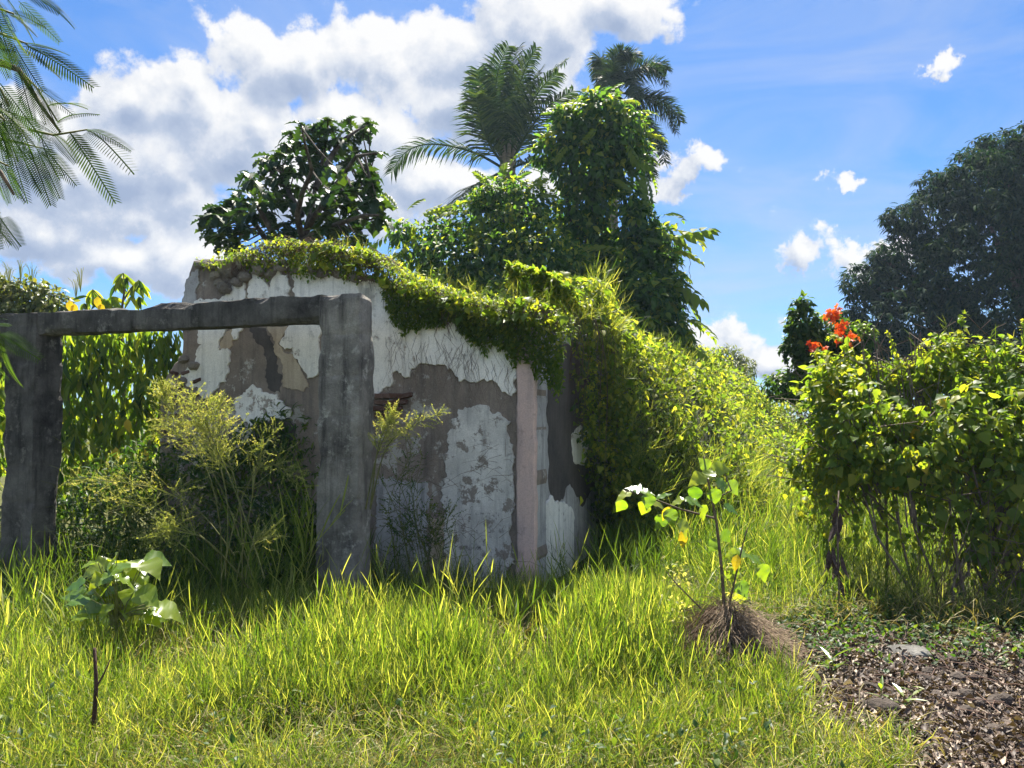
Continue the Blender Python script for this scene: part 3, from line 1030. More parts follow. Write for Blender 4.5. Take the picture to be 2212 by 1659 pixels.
YC = 27.0
crown = z3(752, 735, YC)
palm = thing('coconut_palm', 'coconut palm with windblown upright fronds and one long frond arching out sideways', 'palm', (crown[0] + 0.6, YC, 0))
tp = [(crown[0] + 0.6, YC, -0.2), (crown[0] + 0.5, YC, 4), (crown[0] + 0.25, YC, 7.5), (crown[0], YC, crown[2] + 0.5)]
part('trunk', Geo().tube(tp, [0.24, 0.2, 0.18, 0.2], sides=10), M_PALMTRUNK, palm, True)
palm_fronds(palm, YC, [
    (0.6, (740, 740), (600, 650), (450, 608), (300, 592), (185, 640), (125, 752)),
    (0.3, (745, 720), (690, 560), (640, 380), (645, 220), (690, 90)),
    (-0.9, (745, 720), (700, 520), (680, 330), (700, 190), (755, 72)),
    (1.2, (750, 720), (735, 520), (740, 330), (765, 190), (812, 80)),
    (-0.6, (755, 720), (770, 520), (800, 330), (845, 190), (905, 82)),
    (0.9, (758, 720), (800, 540), (870, 370), (950, 240), (1062, 152)),
    (-1.6, (760, 725), (830, 590), (910, 460), (1000, 370), (1105, 312)),
    (1.5, (750, 725), (680, 610), (620, 480), (585, 350), (568, 226)),
    (-2.0, (745, 725), (670, 640), (615, 520), (590, 400), (578, 330)),
    (-1.8, (735, 745), (660, 780), (580, 815), (490, 890), (412, 975)),
    (1.8, (752, 720), (755, 540), (745, 400), (720, 270), (660, 160)),
    (2.2, (752, 720), (720, 580), (690, 440), (655, 320), (610, 210)),
    (-2.2, (760, 735), (840, 700), (930, 690), (1010, 720), (1080, 790)),
    (0.8, (756, 720), (790, 520), (830, 380), (870, 280), (930, 200)),
    (-1.0, (748, 720), (690, 590), (640, 440), (600, 300), (590, 200)),
    (0.5, (750, 720), (720, 500), (705, 320), (720, 180), (775, 100)),
    (-1.2, (756, 720), (800, 560), (860, 410), (935, 290), (1020, 215)),
    (1.0, (754, 720), (770, 500), (790, 300), (830, 170), (880, 110)),
], 1.25, pairs=60, hang=0.6, wdt=0.058, rach=0.055)
# the leaf bases that make up the crownshaft
gb = Geo()
for i in range(9):
    a = i * 0.7
    gb.tube([crown + (0.14 * math.cos(a), 0.14 * math.sin(a), -0.5), crown + (0.22 * math.cos(a), 0.22 * math.sin(a), 0.4), crown + (0.40 * math.cos(a), 0.40 * math.sin(a), 1.1)], 0.10, 0.05, 6, R.rand())
part('leaf_base', gb, M_PALMTRUNK, palm, True, 'stuff')
for i, (x, y) in enumerate([(735, 770), (760, 785), (715, 790), (780, 775)]):
    gn = Geo()
    V = rand_dir(60)
    from mathutils import Vector
    import bmesh
    bm = bmesh.new()
    bmesh.ops.create_icosphere(bm, subdivisions=2, radius=0.13)
    for v in bm.verts:
        v.co.z *= 1.25
        v.co += v.co * float(vnoise(np.array(v.co) * 9 + i)) * 0.1
    me = bpy.data.meshes.new('coconut')
    bm.to_mesh(me)
    bm.free()
    me.materials.append(M_STEM)
    place('coconut', me, palm, z3(x, y, YC - 0.3))

YR = 30.0
hub = z3(1325, 300, YR)
rp = thing('plume_palm', 'tall palm with bushy plume fronds drooping to one side, half hidden by the vine column', 'palm', (hub[0] - 0.2, YR, 0))
part('trunk', Geo().tube([(hub[0] - 0.2, YR, -0.2), (hub[0] - 0.1, YR, 5), (hub[0], YR, hub[2])], 0.26, 0.16, 10), M_PALMTRUNK, rp, True)
palm_fronds(rp, YR, [
    (0.5, (1325, 310), (1290, 210), (1262, 140), (1240, 130), (1234, 240)),
    (-0.5, (1325, 310), (1320, 200), (1335, 130), (1370, 90), (1420, 110)),
    (0.8, (1325, 310), (1345, 200), (1390, 130), (1430, 100), (1445, 150)),
    (-0.8, (1330, 310), (1400, 220), (1480, 180), (1560, 190), (1610, 280)),
    (1.0, (1330, 310), (1420, 230), (1500, 170), (1570, 160), (1612, 200)),
    (-0.6, (1330, 320), (1420, 330), (1530, 360), (1620, 430), (1660, 530)),
    (0.6, (1330, 320), (1440, 330), (1560, 350), (1640, 400), (1685, 480)),
    (-1.2, (1330, 330), (1400, 380), (1500, 470), (1570, 580), (1600, 695)),
    (1.2, (1330, 330), (1390, 400), (1460, 470), (1540, 540), (1590, 620)),
    (-0.9, (1330, 340), (1370, 450), (1420, 570), (1470, 690), (1500, 800)),
    (0.5, (1330, 340), (1390, 470), (1450, 590), (1500, 680), (1535, 770)),
    (1.4, (1325, 310), (1300, 240), (1280, 190), (1256, 170), (1250, 300)),
    (-1.4, (1325, 310), (1310, 260), (1295, 230), (1300, 270), (1330, 340)),
    (-1.5, (1330, 310), (1360, 250), (1400, 240), (1440, 270), (1450, 350)),
], 0.75, pairs=46, hang=0.5, rows=6, wdt=0.045, rach=0.05)

# ------------------------------------------------------------------ breadfruit tree rising behind the front wall
YB = 11.2


def z2(x, y, Y=YB):
    return at(354 + 0.32 * x, 177 + 0.32 * y, Y)


ROS = [(1105, 260), (1030, 290), (930, 290), (1250, 260), (1370, 280), (1130, 330), (860, 350), (960, 350), (1050, 370), (1240, 330), (1340, 350), (1380, 310), (830, 420), (920, 420), (1000, 440), (1090, 420), (1180, 380), (1250, 400), (1430, 480), (1290, 470), (1200, 480), (1110, 500), (1010, 510), (900, 500), (800, 490), (720, 500), (680, 520), (1240, 540), (1150, 570), (1050, 580), (960, 560), (850, 570), (760, 560), (690, 580), (1370, 570), (1385, 610), (570, 620), (600, 660), (640, 690), (720, 650), (800, 640), (880, 620), (1250, 690), (1340, 660), (1410, 690), (1180, 680), (680, 740), (760, 740), (500, 740), (830, 720), (900, 720), (1040, 680), (1030, 780), (1130, 740), (1220, 760), (1300, 750), (1380, 740), (1440, 790), (480, 800), (560, 830), (640, 810), (720, 820), (800, 810), (870, 820), (920, 850), (1110, 830), (1190, 840), (1270, 830), (1350, 830), (1430, 860), (1450, 920), (340, 830), (390, 850), (450, 830), (300, 890), (270, 930), (360, 900), (430, 900), (510, 890), (600, 880), (640, 920), (700, 880), (1090, 920), (1170, 940), (1260, 920), (1340, 910), (1100, 990), (1200, 980), (310, 990), (350, 1040), (430, 980), (520, 960), (550, 1000), (440, 1040), (480, 1090), (740, 990), (820, 960), (880, 940), (900, 1010), (800, 1030), (980, 1030), (1070, 1010), (390, 1090), (480, 1130), (1160, 1060), (1290, 1000), (1330, 1050), (1280, 1080)]
bt_base = z2(880, 1250)
bread = thing('breadfruit_tree', 'dark breadfruit tree with deeply cut glossy leaves rising behind the broken wall', 'tree', (bt_base[0], YB, 0))
fork = z2(960, 1000)
gt = Geo()
gt.tube([(bt_base[0], YB, -0.2), (bt_base[0] + 0.05, YB, 1.5), bt_base, fork], 0.11, 0.07, 8)
part('trunk', gt, M_BARK, bread, True)
limbs = []
for pts, dz in [([(960, 1000), (1000, 860), (1020, 720), (1060, 560), (1100, 400), (1110, 290)], 0.1),
                ([(940, 1080), (900, 900), (930, 760), (1000, 600), (960, 450), (930, 310)], -0.3),
                ([(880, 1200), (700, 1080), (600, 930), (480, 820), (350, 860), (280, 930)], 0.3),
                ([(880, 1180), (720, 1000), (640, 850), (600, 720), (580, 640)], -0.1),
                ([(960, 1000), (1070, 830), (1200, 640), (1300, 500), (1440, 480)], -0.4),
                ([(960, 1000), (1080, 900), (1200, 800), (1330, 700), (1400, 610)], 0.4),
                ([(930, 900), (850, 760), (800, 620), (840, 440)], 0.4),
                ([(1020, 720), (1130, 500), (1200, 400), (1300, 330), (1370, 290)], 0.2),
                ([(900, 1100), (1050, 1000), (1200, 950), (1350, 900), (1450, 900)], -0.5)]:
    path = np.array([z2(x, y, YB + dz * i) for i, (x, y) in enumerate(pts)])
    limbs.append(path)
    part('limb', Geo().tube(path, 0.05, 0.012, 6), M_BARK, bread, True)
allp = np.concatenate([np.concatenate([np.linspace(p[i], p[i + 1], 6) for i in range(len(p) - 1)]) for p in limbs])
gl, gs = Geo(), Geo()
LOBM = [Geo().add(*LOBED, R.rand()).mesh('leaf', M_BREAD) for _ in range(4)]
nl = 0
for (x, y) in ROS:
    p = z2(x, y, YB)
    q = allp[np.argmin(np.sum((allp - p)[:, [0, 2]] ** 2, 1))]
    c = z2(x, y, q[1] + R.uniform(-0.4, 0.4))
    gs.tube([q, (q + c) / 2 + (0, 0, -0.03), c], 0.014, 0.008, 4)
    n = 7
    a = np.arange(n) * 2.4 + R.rand() * 6
    el = R.uniform(-0.9, 0.5, n)
    d = norm(xyz(np.cos(a), np.sin(a), el))
    FR = frames(d, UP + 0.2 * rand_dir(n))
    for i in range(n):
        s_ = R.uniform(0.17, 0.28)
        if i < 3 and nl < 300:
            place('leaf', random.choice(LOBM), bread, c, FR[i], s_)
            nl += 1
        else:
            gl.scatter(LOBED, c[None], FR[i:i + 1], s_)
part('foliage', gl, M_BREAD, bread, kind='stuff')
part('twig', gs, M_BARK, bread, kind='stuff')

# ------------------------------------------------------------------ vine-smothered trees behind the house
SPR = [spray(6, OVATE, 0.29, 0.4), spray(7, OVATE, 0.27, 0.6), spray(5, OVATE, 0.33, 0.3), spray(8, OVATE, 0.25, 0.8)]
SPRM = [Geo().add(s_[0], s_[1], R.rand()).mesh('leaf_spray', M_SPRAY) for s_ in SPR]


BACK = 1.3                                          # how far behind the side wall the vine trees stand


def sprays_on(parent, spots, size, pose=None):
    size *= 1.2
    for (x, y, Y, ang) in spots:
        Y *= BACK
        a = rad(ang)
        d = np.array([math.cos(a), R.uniform(-0.5, 0.5), math.sin(a)])
        M = frames(d[None], norm(UP * 0.7 + np.array([0, -0.5, 0]) + 0.4 * rand_dir(1)[0]))[0]
        place('leaf_spray', random.choice(SPRM), parent, at(x, y, Y), M, size * R.uniform(0.8, 1.25))


def vine_tree(name, label, cat, lobes, base, trunk_h, n, size, mat, tmpl=OVATE, stems=4, inner=0.35, droop=0.9):
    t = thing(name, label, cat, base)
    g_ = Geo()
    ctr = [at(l[0], l[1], l[2]) for l in lobes]
    part('trunk', Geo().tube([np.array(base) - (0, 0, 0.2), np.array(base) + (0.05, 0, trunk_h * 0.5), np.array(base) + (0, 0, trunk_h)], 0.16, 0.07, 8), M_BARK, t, True)
    for c in ctr[::max(1, len(ctr) // stems)]:
        g_.tube([np.array(base) + (0, 0, trunk_h * 0.6), (np.array(base) + (0, 0, trunk_h * 0.9) + c) / 2 + (0, 0, 0.2), c], 0.05, 0.02, 5)
    part('limb', g_, M_BARK, t, kind='stuff')
    p, d, rr, _ = lobe_points(lobes, n, (inner, 1.04))
    f = Geo().scatter(tmpl, p, leaf_frames(d, n, droop, 0.9), size * R.uniform(0.6, 1.35, n), np.clip(0.22 + 0.22 * R.randn(n) + 0.42 * (rr > 0.88) * (d[:, 2] > 0.05), 0, 1))  # outer upward leaves get a brighter tint, sunlight painted into their colour
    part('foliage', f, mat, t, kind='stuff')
    return t


def vine_tree_b(name, label, cat, lobes, base, trunk_h, n, size, mat):
    b_ = (base[0] * BACK, base[1] * BACK, base[2])
    return vine_tree(name, label, cat, [(l[0], l[1], l[2] * BACK, *l[3:]) for l in lobes], b_, trunk_h, n, size * 1.15, mat)


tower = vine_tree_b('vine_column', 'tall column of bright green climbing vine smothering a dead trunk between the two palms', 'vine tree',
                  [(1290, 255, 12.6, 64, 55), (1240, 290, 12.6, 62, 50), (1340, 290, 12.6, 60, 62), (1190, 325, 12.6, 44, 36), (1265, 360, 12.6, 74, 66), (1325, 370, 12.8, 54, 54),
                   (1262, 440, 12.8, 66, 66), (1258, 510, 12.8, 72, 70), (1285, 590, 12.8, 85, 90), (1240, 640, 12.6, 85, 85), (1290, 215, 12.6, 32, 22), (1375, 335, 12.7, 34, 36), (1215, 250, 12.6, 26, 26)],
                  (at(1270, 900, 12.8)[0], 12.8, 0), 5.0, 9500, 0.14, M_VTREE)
sprays_on(tower, [(1290, 215, 12.5, 80), (1310, 205, 12.5, 60), (1335, 225, 12.5, 40), (1260, 235, 12.5, 110), (1225, 255, 12.5, 140), (1195, 300, 12.5, 160), (1170, 320, 12.5, 170), (1350, 250, 12.5, 30), (1375, 290, 12.5, 10), (1385, 330, 12.5, -10), (1160, 345, 12.5, 190), (1395, 360, 12.5, -20), (1350, 310, 12.0, -40), (1230, 310, 12.0, 215), (1290, 270, 12.0, 250), (1180, 375, 12.4, 200), (1375, 410, 12.5, -30), (1340, 470, 12.3, -45), (1345, 260, 12.3, 0), (1275, 230, 12.2, 150), (1310, 240, 12.2, 20), (1210, 285, 12.2, 170), (1355, 345, 12.2, -10), (1240, 270, 12.3, 130), (1325, 215, 12.6, 70), (1270, 205, 12.6, 100)], 0.36)

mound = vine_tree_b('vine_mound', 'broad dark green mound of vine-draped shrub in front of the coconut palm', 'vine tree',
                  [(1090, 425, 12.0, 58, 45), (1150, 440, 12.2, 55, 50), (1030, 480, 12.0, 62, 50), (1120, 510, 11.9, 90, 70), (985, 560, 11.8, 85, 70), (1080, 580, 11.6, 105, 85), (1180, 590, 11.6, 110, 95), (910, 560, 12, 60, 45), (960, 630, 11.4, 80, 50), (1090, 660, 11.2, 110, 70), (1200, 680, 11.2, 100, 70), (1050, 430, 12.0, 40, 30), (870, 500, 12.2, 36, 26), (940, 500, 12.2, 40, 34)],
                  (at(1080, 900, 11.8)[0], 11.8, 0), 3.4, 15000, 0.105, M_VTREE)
sprays_on(mound, [(1060, 405, 11.9, 120), (1085, 390, 11.9, 90), (1110, 395, 11.9, 60), (1140, 410, 11.9, 50), (1160, 425, 11.9, 30), (1035, 440, 11.9, 150), (1010, 455, 11.9, 170), (990, 480, 11.8, 180), (1100, 430, 11.5, 260), (1050, 460, 11.5, 230), (1150, 455, 11.5, 300), (1130, 540, 11.1, 260), (1150, 560, 11.1, 280),
                  (860, 460, 12.1, 120), (850, 480, 12.1, 180), (880, 455, 12.1, 70), (905, 470, 12.1, 40), (860, 500, 12.1, 200), (845, 510, 12.1, 190), (890, 480, 11.9, 250), (930, 480, 12, 60), (955, 490, 12, 40), (880, 520, 12, 230), (860, 540, 12, 260), (925, 505, 11.8, 0), (970, 470, 12.0, 80)], 0.38)

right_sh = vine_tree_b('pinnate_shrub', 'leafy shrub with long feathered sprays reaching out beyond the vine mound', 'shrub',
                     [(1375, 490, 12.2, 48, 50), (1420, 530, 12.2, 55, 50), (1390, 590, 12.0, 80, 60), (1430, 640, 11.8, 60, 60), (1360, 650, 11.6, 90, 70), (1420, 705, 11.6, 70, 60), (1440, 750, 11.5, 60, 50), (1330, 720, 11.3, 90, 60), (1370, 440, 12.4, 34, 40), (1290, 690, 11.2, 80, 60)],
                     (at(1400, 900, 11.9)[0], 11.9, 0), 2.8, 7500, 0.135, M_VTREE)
sprays_on(right_sh, [(1440, 540, 11.9, 5), (1450, 500, 11.9, 20), (1430, 470, 11.9, 50), (1440, 575, 11.8, -2), (1430, 590, 11.6, -25), (1450, 620, 11.7, -15), (1440, 640, 11.6, -40), (1455, 670, 11.6, -45), (1460, 700, 11.6, -50), (1400, 460, 11.9, 80), (1375, 430, 12, 100), (1390, 520, 11.5, 30), (1350, 560, 11.5, 200), (1340, 540, 11.5, 150), (1370, 600, 11.3, 240), (1320, 600, 11.3, 190), (1400, 620, 11.3, 300), (1300, 610, 11.1, 170), (1280, 650, 11.0, 220), (1360, 680, 11.0, 320), (1470, 740, 11.4, -10), (1475, 690, 11.5, 10), (1420, 500, 11.7, -10), (1445, 520, 11.7, 25)], 0.58)
gcl = Geo()
cl = [at(1490, 560 + i * 9, 15.0) + np.array([0.02 * math.sin(i * 1.9), 0.02 * math.cos(i * 1.9), 0]) for i in range(12)]
part('tendril', gcl.tube(cl, 0.006, 0.004, 4), M_STEM, right_sh)

# ------------------------------------------------------------------ mango tree
YM = 29.0
mlob = []
for (x, y, r_, dy) in [(2200, 380, 110, 0), (2110, 400, 95, -0.5), (2290, 370, 120, 0), (2030, 480, 95, 0), (2140, 490, 100, -1.5), (2270, 480, 120, -1.5), (1975, 560, 85, 0.3), (2070, 590, 105, -1.6), (1930, 620, 75, 0.4), (2330, 600, 120, -1), (1995, 690, 105, -1.2), (2120, 690, 110, -2), (2240, 710, 110, -1.8), (1890, 680, 60, 0.2), (2390, 720, 120, 0), (1870, 740, 70, 0), (1960, 770, 90, -0.5), (2080, 790, 110, -1.6), (2200, 810, 120, -1.5), (2330, 800, 130, -1), (2420, 500, 150, 0.5), (2480, 650, 150, 0.5), (2160, 330, 60, 0.3), (2060, 400, 50, 0.3), (2260, 300, 70, 0.3), (2180, 560, 60, 1.2), (1905, 560, 36, 0.5), (1950, 470, 44, 0.4), (1865, 610, 50, 0.4), (1835, 690, 44, 0.4), (1830, 740, 50, 0.4), (2010, 400, 36, 0.5), (2120, 330, 40, 0.4)]:
    mlob.append((x, y, YM + dy, r_, r_ * 0.82))
mb = np.array([at(2260, 905, YM)[0], YM, 0.0])
mango = thing('mango_tree', 'huge round dark mango tree towering behind the bright green thicket', 'tree', mb)
part('trunk', Geo().tube([mb - (0, 0, 0.2), mb + (0.1, 0, 1.5), mb + (0, 0, 3.4)], [0.75, 0.55, 0.45], sides=12), M_BARK, mango, True)
for l in mlob[::2]:
    c = at(l[0], l[1], l[2])
    part('limb', Geo().tube([mb + (0, 0, 2.8), mb * 0.55 + c * 0.45 + (0, 0, 1.6), mb * 0.2 + c * 0.8 + (0, 0, 0.8), c], 0.26, 0.05, 7), M_BARK, mango, True)
n = 9800
p, d, rr, li = lobe_points(mlob, n, (0.55, 1.03))
# terminal tufts: every twig end carries a whorl of hanging leaves
gm = Geo()
for j in range(9):
    a = R.uniform(0, 6.28, n)
    dd_ = norm(xyz(np.cos(a), np.sin(a), R.uniform(-1.3, 0.25, n)) + d * 0.35)
    gm.scatter(LANCE, p + dd_ * 0.04, frames(dd_, norm(UP + d * 0.6 + 0.3 * rand_dir(n))), R.uniform(0.18, 0.33, n), np.clip(0.35 + 0.3 * R.randn(n), 0, 1))
part('crown', gm, M_MANGO, mango, kind='stuff')

# ------------------------------------------------------------------ smaller trees round about
dome = vine_tree('small_round_tree', 'small distant round-topped tree showing just above the creeper ridge', 'tree',
                 [(1570, 778, 36, 40, 32), (1540, 795, 36, 32, 28), (1600, 798, 36, 34, 28), (1570, 825, 35, 58, 44)], (at(1570, 905, 36)[0], 36, 0), 2.6, 5200, 0.20, M_OLIVE, LANCE, 3)
olive = vine_tree('olive_green_tree', 'bushy olive green tree standing beyond the lintel at the edge of view', 'tree',
                  [(60, 640, 15, 62, 42), (0, 635, 15, 66, 45), (110, 655, 15, 46, 34), (-60, 650, 15, 80, 60), (30, 690, 15, 80, 60), (120, 690, 15, 50, 40), (-80, 760, 15, 120, 80), (60, 780, 15, 90, 80)], (at(30, 905, 15)[0], 15, 0), 2.4, 7000, 0.12, M_OLIVE, OVATE, 5)
gfl = Geo()
for (x, y) in [(20, 575), (70, 580), (5, 590), (45, 570), (175, 590), (165, 605)]:
    c = at(x, y + 12, 15)
    for _ in range(9):
        e = c + np.array([R.uniform(-.15, .15), R.uniform(-.15, .15), R.uniform(0.05, .22)])
        gfl.tube([c - (0, 0, 0.25), (c + e) / 2, e], 0.006, 0.004, 3)
part('seed_stalk', gfl, M_WEED, olive, kind='stuff')

# tree of hanging leaves seen through the frame
YH = 10.6
hb = np.array([at(265, 905, YH)[0], YH, -0.1])
hang_t = thing('drooping_leaf_tree', 'young tree of long hanging glossy leaves seen through the concrete frame', 'tree', hb)
hl = [(160, 780, YH, 60, 70), (220, 760, YH, 70, 70), (300, 760, YH, 70, 60), (360, 770, YH, 50, 60), (180, 870, YH, 70, 70), (260, 860, YH, 80, 80), (340, 850, YH, 50, 70), (200, 950, YH, 80, 60), (290, 950, YH, 80, 60), (100, 800, YH, 60, 90), (90, 920, YH, 60, 90), (250, 1040, YH, 110, 60), (150, 1050, YH, 90, 60), (-20, 850, YH, 60, 90), (-30, 960, YH, 60, 80), (-70, 900, YH, 60, 90), (330, 720, YH, 60, 40), (210, 720, YH, 80, 30)]
for i in range(5):
    x0 = (150, 210, 262, 300, 345)[i]
    part('stem', Geo().tube([hb + (R.uniform(-.3, .3), 0, 0), at(x0, 900, YH), at(x0 + R.uniform(-25, 25), 740, YH)], 0.04, 0.012, 6), M_STEM, hang_t, True)
gtw = Geo()
gtw.tube([at(262, 740, YH), at(264, 660, YH), at(270, 620, YH), at(266, 590, YH)], 0.02, 0.008, 5)
gtw.tube([at(266, 650, YH), at(285, 620, YH), at(300, 605, YH)], 0.012, 0.006, 5)
gtw.tube([at(264, 680, YH), at(225, 650, YH), at(200, 625, YH)], 0.012, 0.006, 5)
part('leading_twig', gtw, M_TWIG, hang_t, kind='stuff')
n = 3300
p, d, rr, _ = lobe_points(hl, n, (0.3, 1.0))
dd_ = norm(-UP * 1.0 + rand_dir(n) * 0.55)
FRh = frames(dd_, norm(np.array([0, -0.6, 0.4]) + rand_dir(n)))
szh = R.uniform(0.15, 0.27, n)
big = np.argsort(-szh - 0.05 * (p[:, 1] < YH))[:240]
rest = np.setdiff1d(np.arange(n), big)
part('foliage', Geo().scatter(LANCE, p[rest], FRh[rest], szh[rest], np.clip(0.35 + 0.3 * R.randn(len(rest)), 0, 1)), M_SPRAY, hang_t, kind='stuff')
HM = [Geo().add(*LANCE, t_).mesh('leaf', M_SPRAY if t_ > 0.2 else M_DEEP) for t_ in (0.1, 0.3, 0.5, 0.8)]
for i in big:
    place('leaf', random.choice(HM), hang_t, p[i], FRh[i], szh[i] * 1.1)
for (x, y) in [(266, 590), (262, 600), (275, 598), (300, 605), (306, 615), (288, 618), (254, 612), (200, 625), (212, 640), (190, 640), (225, 645), (240, 640), (286, 640), (250, 650), (230, 660), (182, 655), (300, 640)]:
    for j in range(5):
        d1_ = norm(np.array([math.cos(j * 1.3) * 0.55, math.sin(j * 1.3) * 0.5, -0.8]) + 0.25 * R.randn(3))
        place('leaf', random.choice(HM), hang_t, at(x, y, YH), frames(d1_[None], np.array([0, -1, 0.3]))[0], R.uniform(0.16, 0.24))
YLM = Geo().add(*OVATE, 0.5).mesh('yellow_leaf', M_YELLOW)
for (x, y) in [(150, 648), (160, 655), (210, 640), (218, 655), (250, 966), (312, 970), (275, 905)]:
    place('yellow_leaf', YLM, hang_t, at(x, y, YH - 0.9), frames(np.array([[0.2, -0.2, -0.9]]), np.array([0, -1, 0.3]))[0], 0.17)

# orange-flowered climber
YO = 11.0
oflob = [(1735, 700, YO, 34, 40), (1745, 750, YO, 42, 46), (1790, 720, YO, 45, 42), (1830, 740, YO, 45, 44), (1760, 810, YO, 55, 50), (1830, 800, YO, 55, 50), (1715, 740, YO, 24, 24), (1735, 660, YO, 20, 20), (1860, 730, YO, 30, 34), (1700, 830, YO, 50, 34)]
orange = vine_tree('flowering_climber', 'dark leafy climber with clusters of orange trumpet flowers against the mango tree', 'flowering vine', oflob, (at(1770, 905, YO)[0], YO, 0), 2.6, 5200, 0.085, M_DEEP)
gsp = Geo()
for pts in [[(1740, 720), (1715, 680), (1705, 672)], [(1735, 740), (1700, 735), (1685, 760)], [(1735, 720), (1705, 705), (1695, 712)], [(1730, 755), (1700, 760), (1695, 780)], [(1740, 690), (1725, 655), (1720, 650)]]:
    P = np.array([at(x, y, YO - 0.1) for x, y in pts])
    gsp.tube(P, 0.014, 0.006, 4)
    q = np.concatenate([np.linspace(P[i], P[i + 1], 14) for i in range(2)])
    q = np.repeat(q, 3, 0) + R.randn(84, 3) * 0.012
    gsp.scatter(OVATE, q, leaf_frames(rand_dir(84), 84, 0.5), 0.06)
part('spur', gsp, M_DEEP, orange, kind='stuff')
petal = merge([xform(leaf([0.2, 0.6, 1.0, 0.5], 1, 0.7, 0.3, 0.3), frames(np.array([[math.cos(a), math.sin(a), 0.5]]), UP)[0]) for a in np.arange(5) * 1.257])
PETM = None
for (x, y, k_) in [(1800, 680, 12), (1808, 676, 9), (1820, 712, 8), (1838, 722, 8), (1812, 735, 8), (1758, 750, 8), (1770, 752, 7), (1845, 735, 6), (1826, 700, 7), (1795, 686, 7)]:
    n = k_
    c = at(x, y, YO - 0.62) + R.randn(n, 3) * 0.035
    part('flower_cluster', Geo().scatter(petal, c, frames(rand_dir(n), rand_dir(n)), R.uniform(0.035, 0.05, n)), M_FLOWER, orange)

# ------------------------------------------------------------------ creeper over the side wall, swelling into a bank
def bank_w(a):
    return np.interp(a, [0.0, 0.8, 1.4, 2.2, 3.0, 4.0, 5, 6.5, 8, 12, 22], [0.16, 0.22, 0.42, 0.82, 1.30, 1.85, 2.2, 2.1, 2.4, 2.8, 3.4])


def bank_h(a, b_):
    """height of the creeper bank at a metres along the side wall, b metres out from it"""
    w_ = bank_w(a)
    H = 2.72 + 0.20 * np.sin(a * 0.9 + 1) * np.exp(-a / 20) + 0.50 * vnoise(xyz(a * 0.9, b_ * 1.3, 2.0)) + np.interp(a, [0, 3, 8, 22], [0.0, 0.12, 0.1, 0.4])
    t = np.clip((b_ - 0.1) / (w_ - 0.1 + 1e-6), 0, 1.05)
    return H * (1 - t ** 1.25) + 0.42 * vnoise(xyz(a * 2.0, b_ * 2.2, 7.0)) * (t < 0.95)


def bank_pt(a, b_, up=0.0):
    a, b_ = np.asarray(a, float), np.asarray(b_, float)
    P = C0 + np.multiply.outer(a, DS) + np.multiply.outer(b_, NS)
    P[..., 2] = bank_h(a, b_) + up
    return P


def bank_normal(a, b_):
    e = 0.05
    pa = bank_pt(a + e, b_) - bank_pt(a - e, b_)
    pb = bank_pt(a, b_ + e) - bank_pt(a, b_ - e)
    nn = np.cross(pb, pa)
    nn = norm(nn)
    return nn * np.sign(nn[..., 2:3] + 1e-9)


bank = thing('creeper_bank', 'bright green bank of creeper and grass sweeping down from the side wall of the ruin', 'creeper', C0)
# dead stems packed underneath
A, Bq = np.meshgrid(np.linspace(2.4, 21, 110), np.linspace(-0.3, 1, 26))
Bq = np.where(Bq > 0, Bq * bank_w(A), Bq)
Pm = bank_pt(A, Bq, -0.16)
Pm += 0.05 * fbm(Pm * 4, 3)[..., None]
gth = Geo()
nn_ = A.shape[1]
i0 = (np.arange(25)[:, None] * nn_ + np.arange(nn_ - 1)[None]).ravel()
gth.add(Pm.reshape(-1, 3), np.concatenate([np.stack([i0, i0 + 1, i0 + nn_ + 1], 1), np.stack([i0, i0 + nn_ + 1, i0 + nn_], 1)]), 0.3)
M_THATCH = solid_mat('dead_stems', [(0, (0.02, 0.03, 0.01)), (0.5, (0.045, 0.055, 0.02)), (1, (0.12, 0.10, 0.05))], 14, 8, 0.95, 1.0, 60)
part('thatch', gth, M_THATCH, bank, True)
n = 36000
a = 0.25 + 20 * R.rand(n) ** 2.1
w_ = bank_w(a)
bq = R.uniform(-0.35, 1.0, n)
bq = np.where(bq > 0, bq * w_, bq)
lump = vnoise(xyz(a * 1.3, bq * 2, 31.0))
keep = (R.rand(n) < 0.85 + lump) & ~((a < 1.7) & (bq > 0.1))
a, bq = a[keep], bq[keep]
nrm_ = bank_normal(a, bq)
p = bank_pt(a, bq) + nrm_ * R.uniform(-0.12, 0.10, (len(a), 1))
szv = np.interp(a, [0, 3, 10, 20], [0.06, 0.07, 0.09, 0.13]) * R.uniform(0.5, 1.6, len(a))
part('foliage', Geo().scatter(OVATE, p, leaf_frames(nrm_, len(a), 0.6, 0.5), szv, np.clip(0.40 + 0.3 * R.randn(len(a)) + 0.3 * vnoise(p * 1.5), 0, 1)), M_VINE, bank, kind='stuff')


def bank_depth(xd, yd):
    d = ray(xd, yd)
    for Y in np.arange(7.6, 26, 0.05):
        P = EYE + d * (Y / d[1])
        a_, b_ = np.dot(P - C0, DS), np.dot(P - C0, NS)
        if 0.3 < a_ < 21 and -0.5 < b_ < bank_w(a_) and P[2] < bank_h(np.array(a_), np.array(b_)):
            return Y
    return None


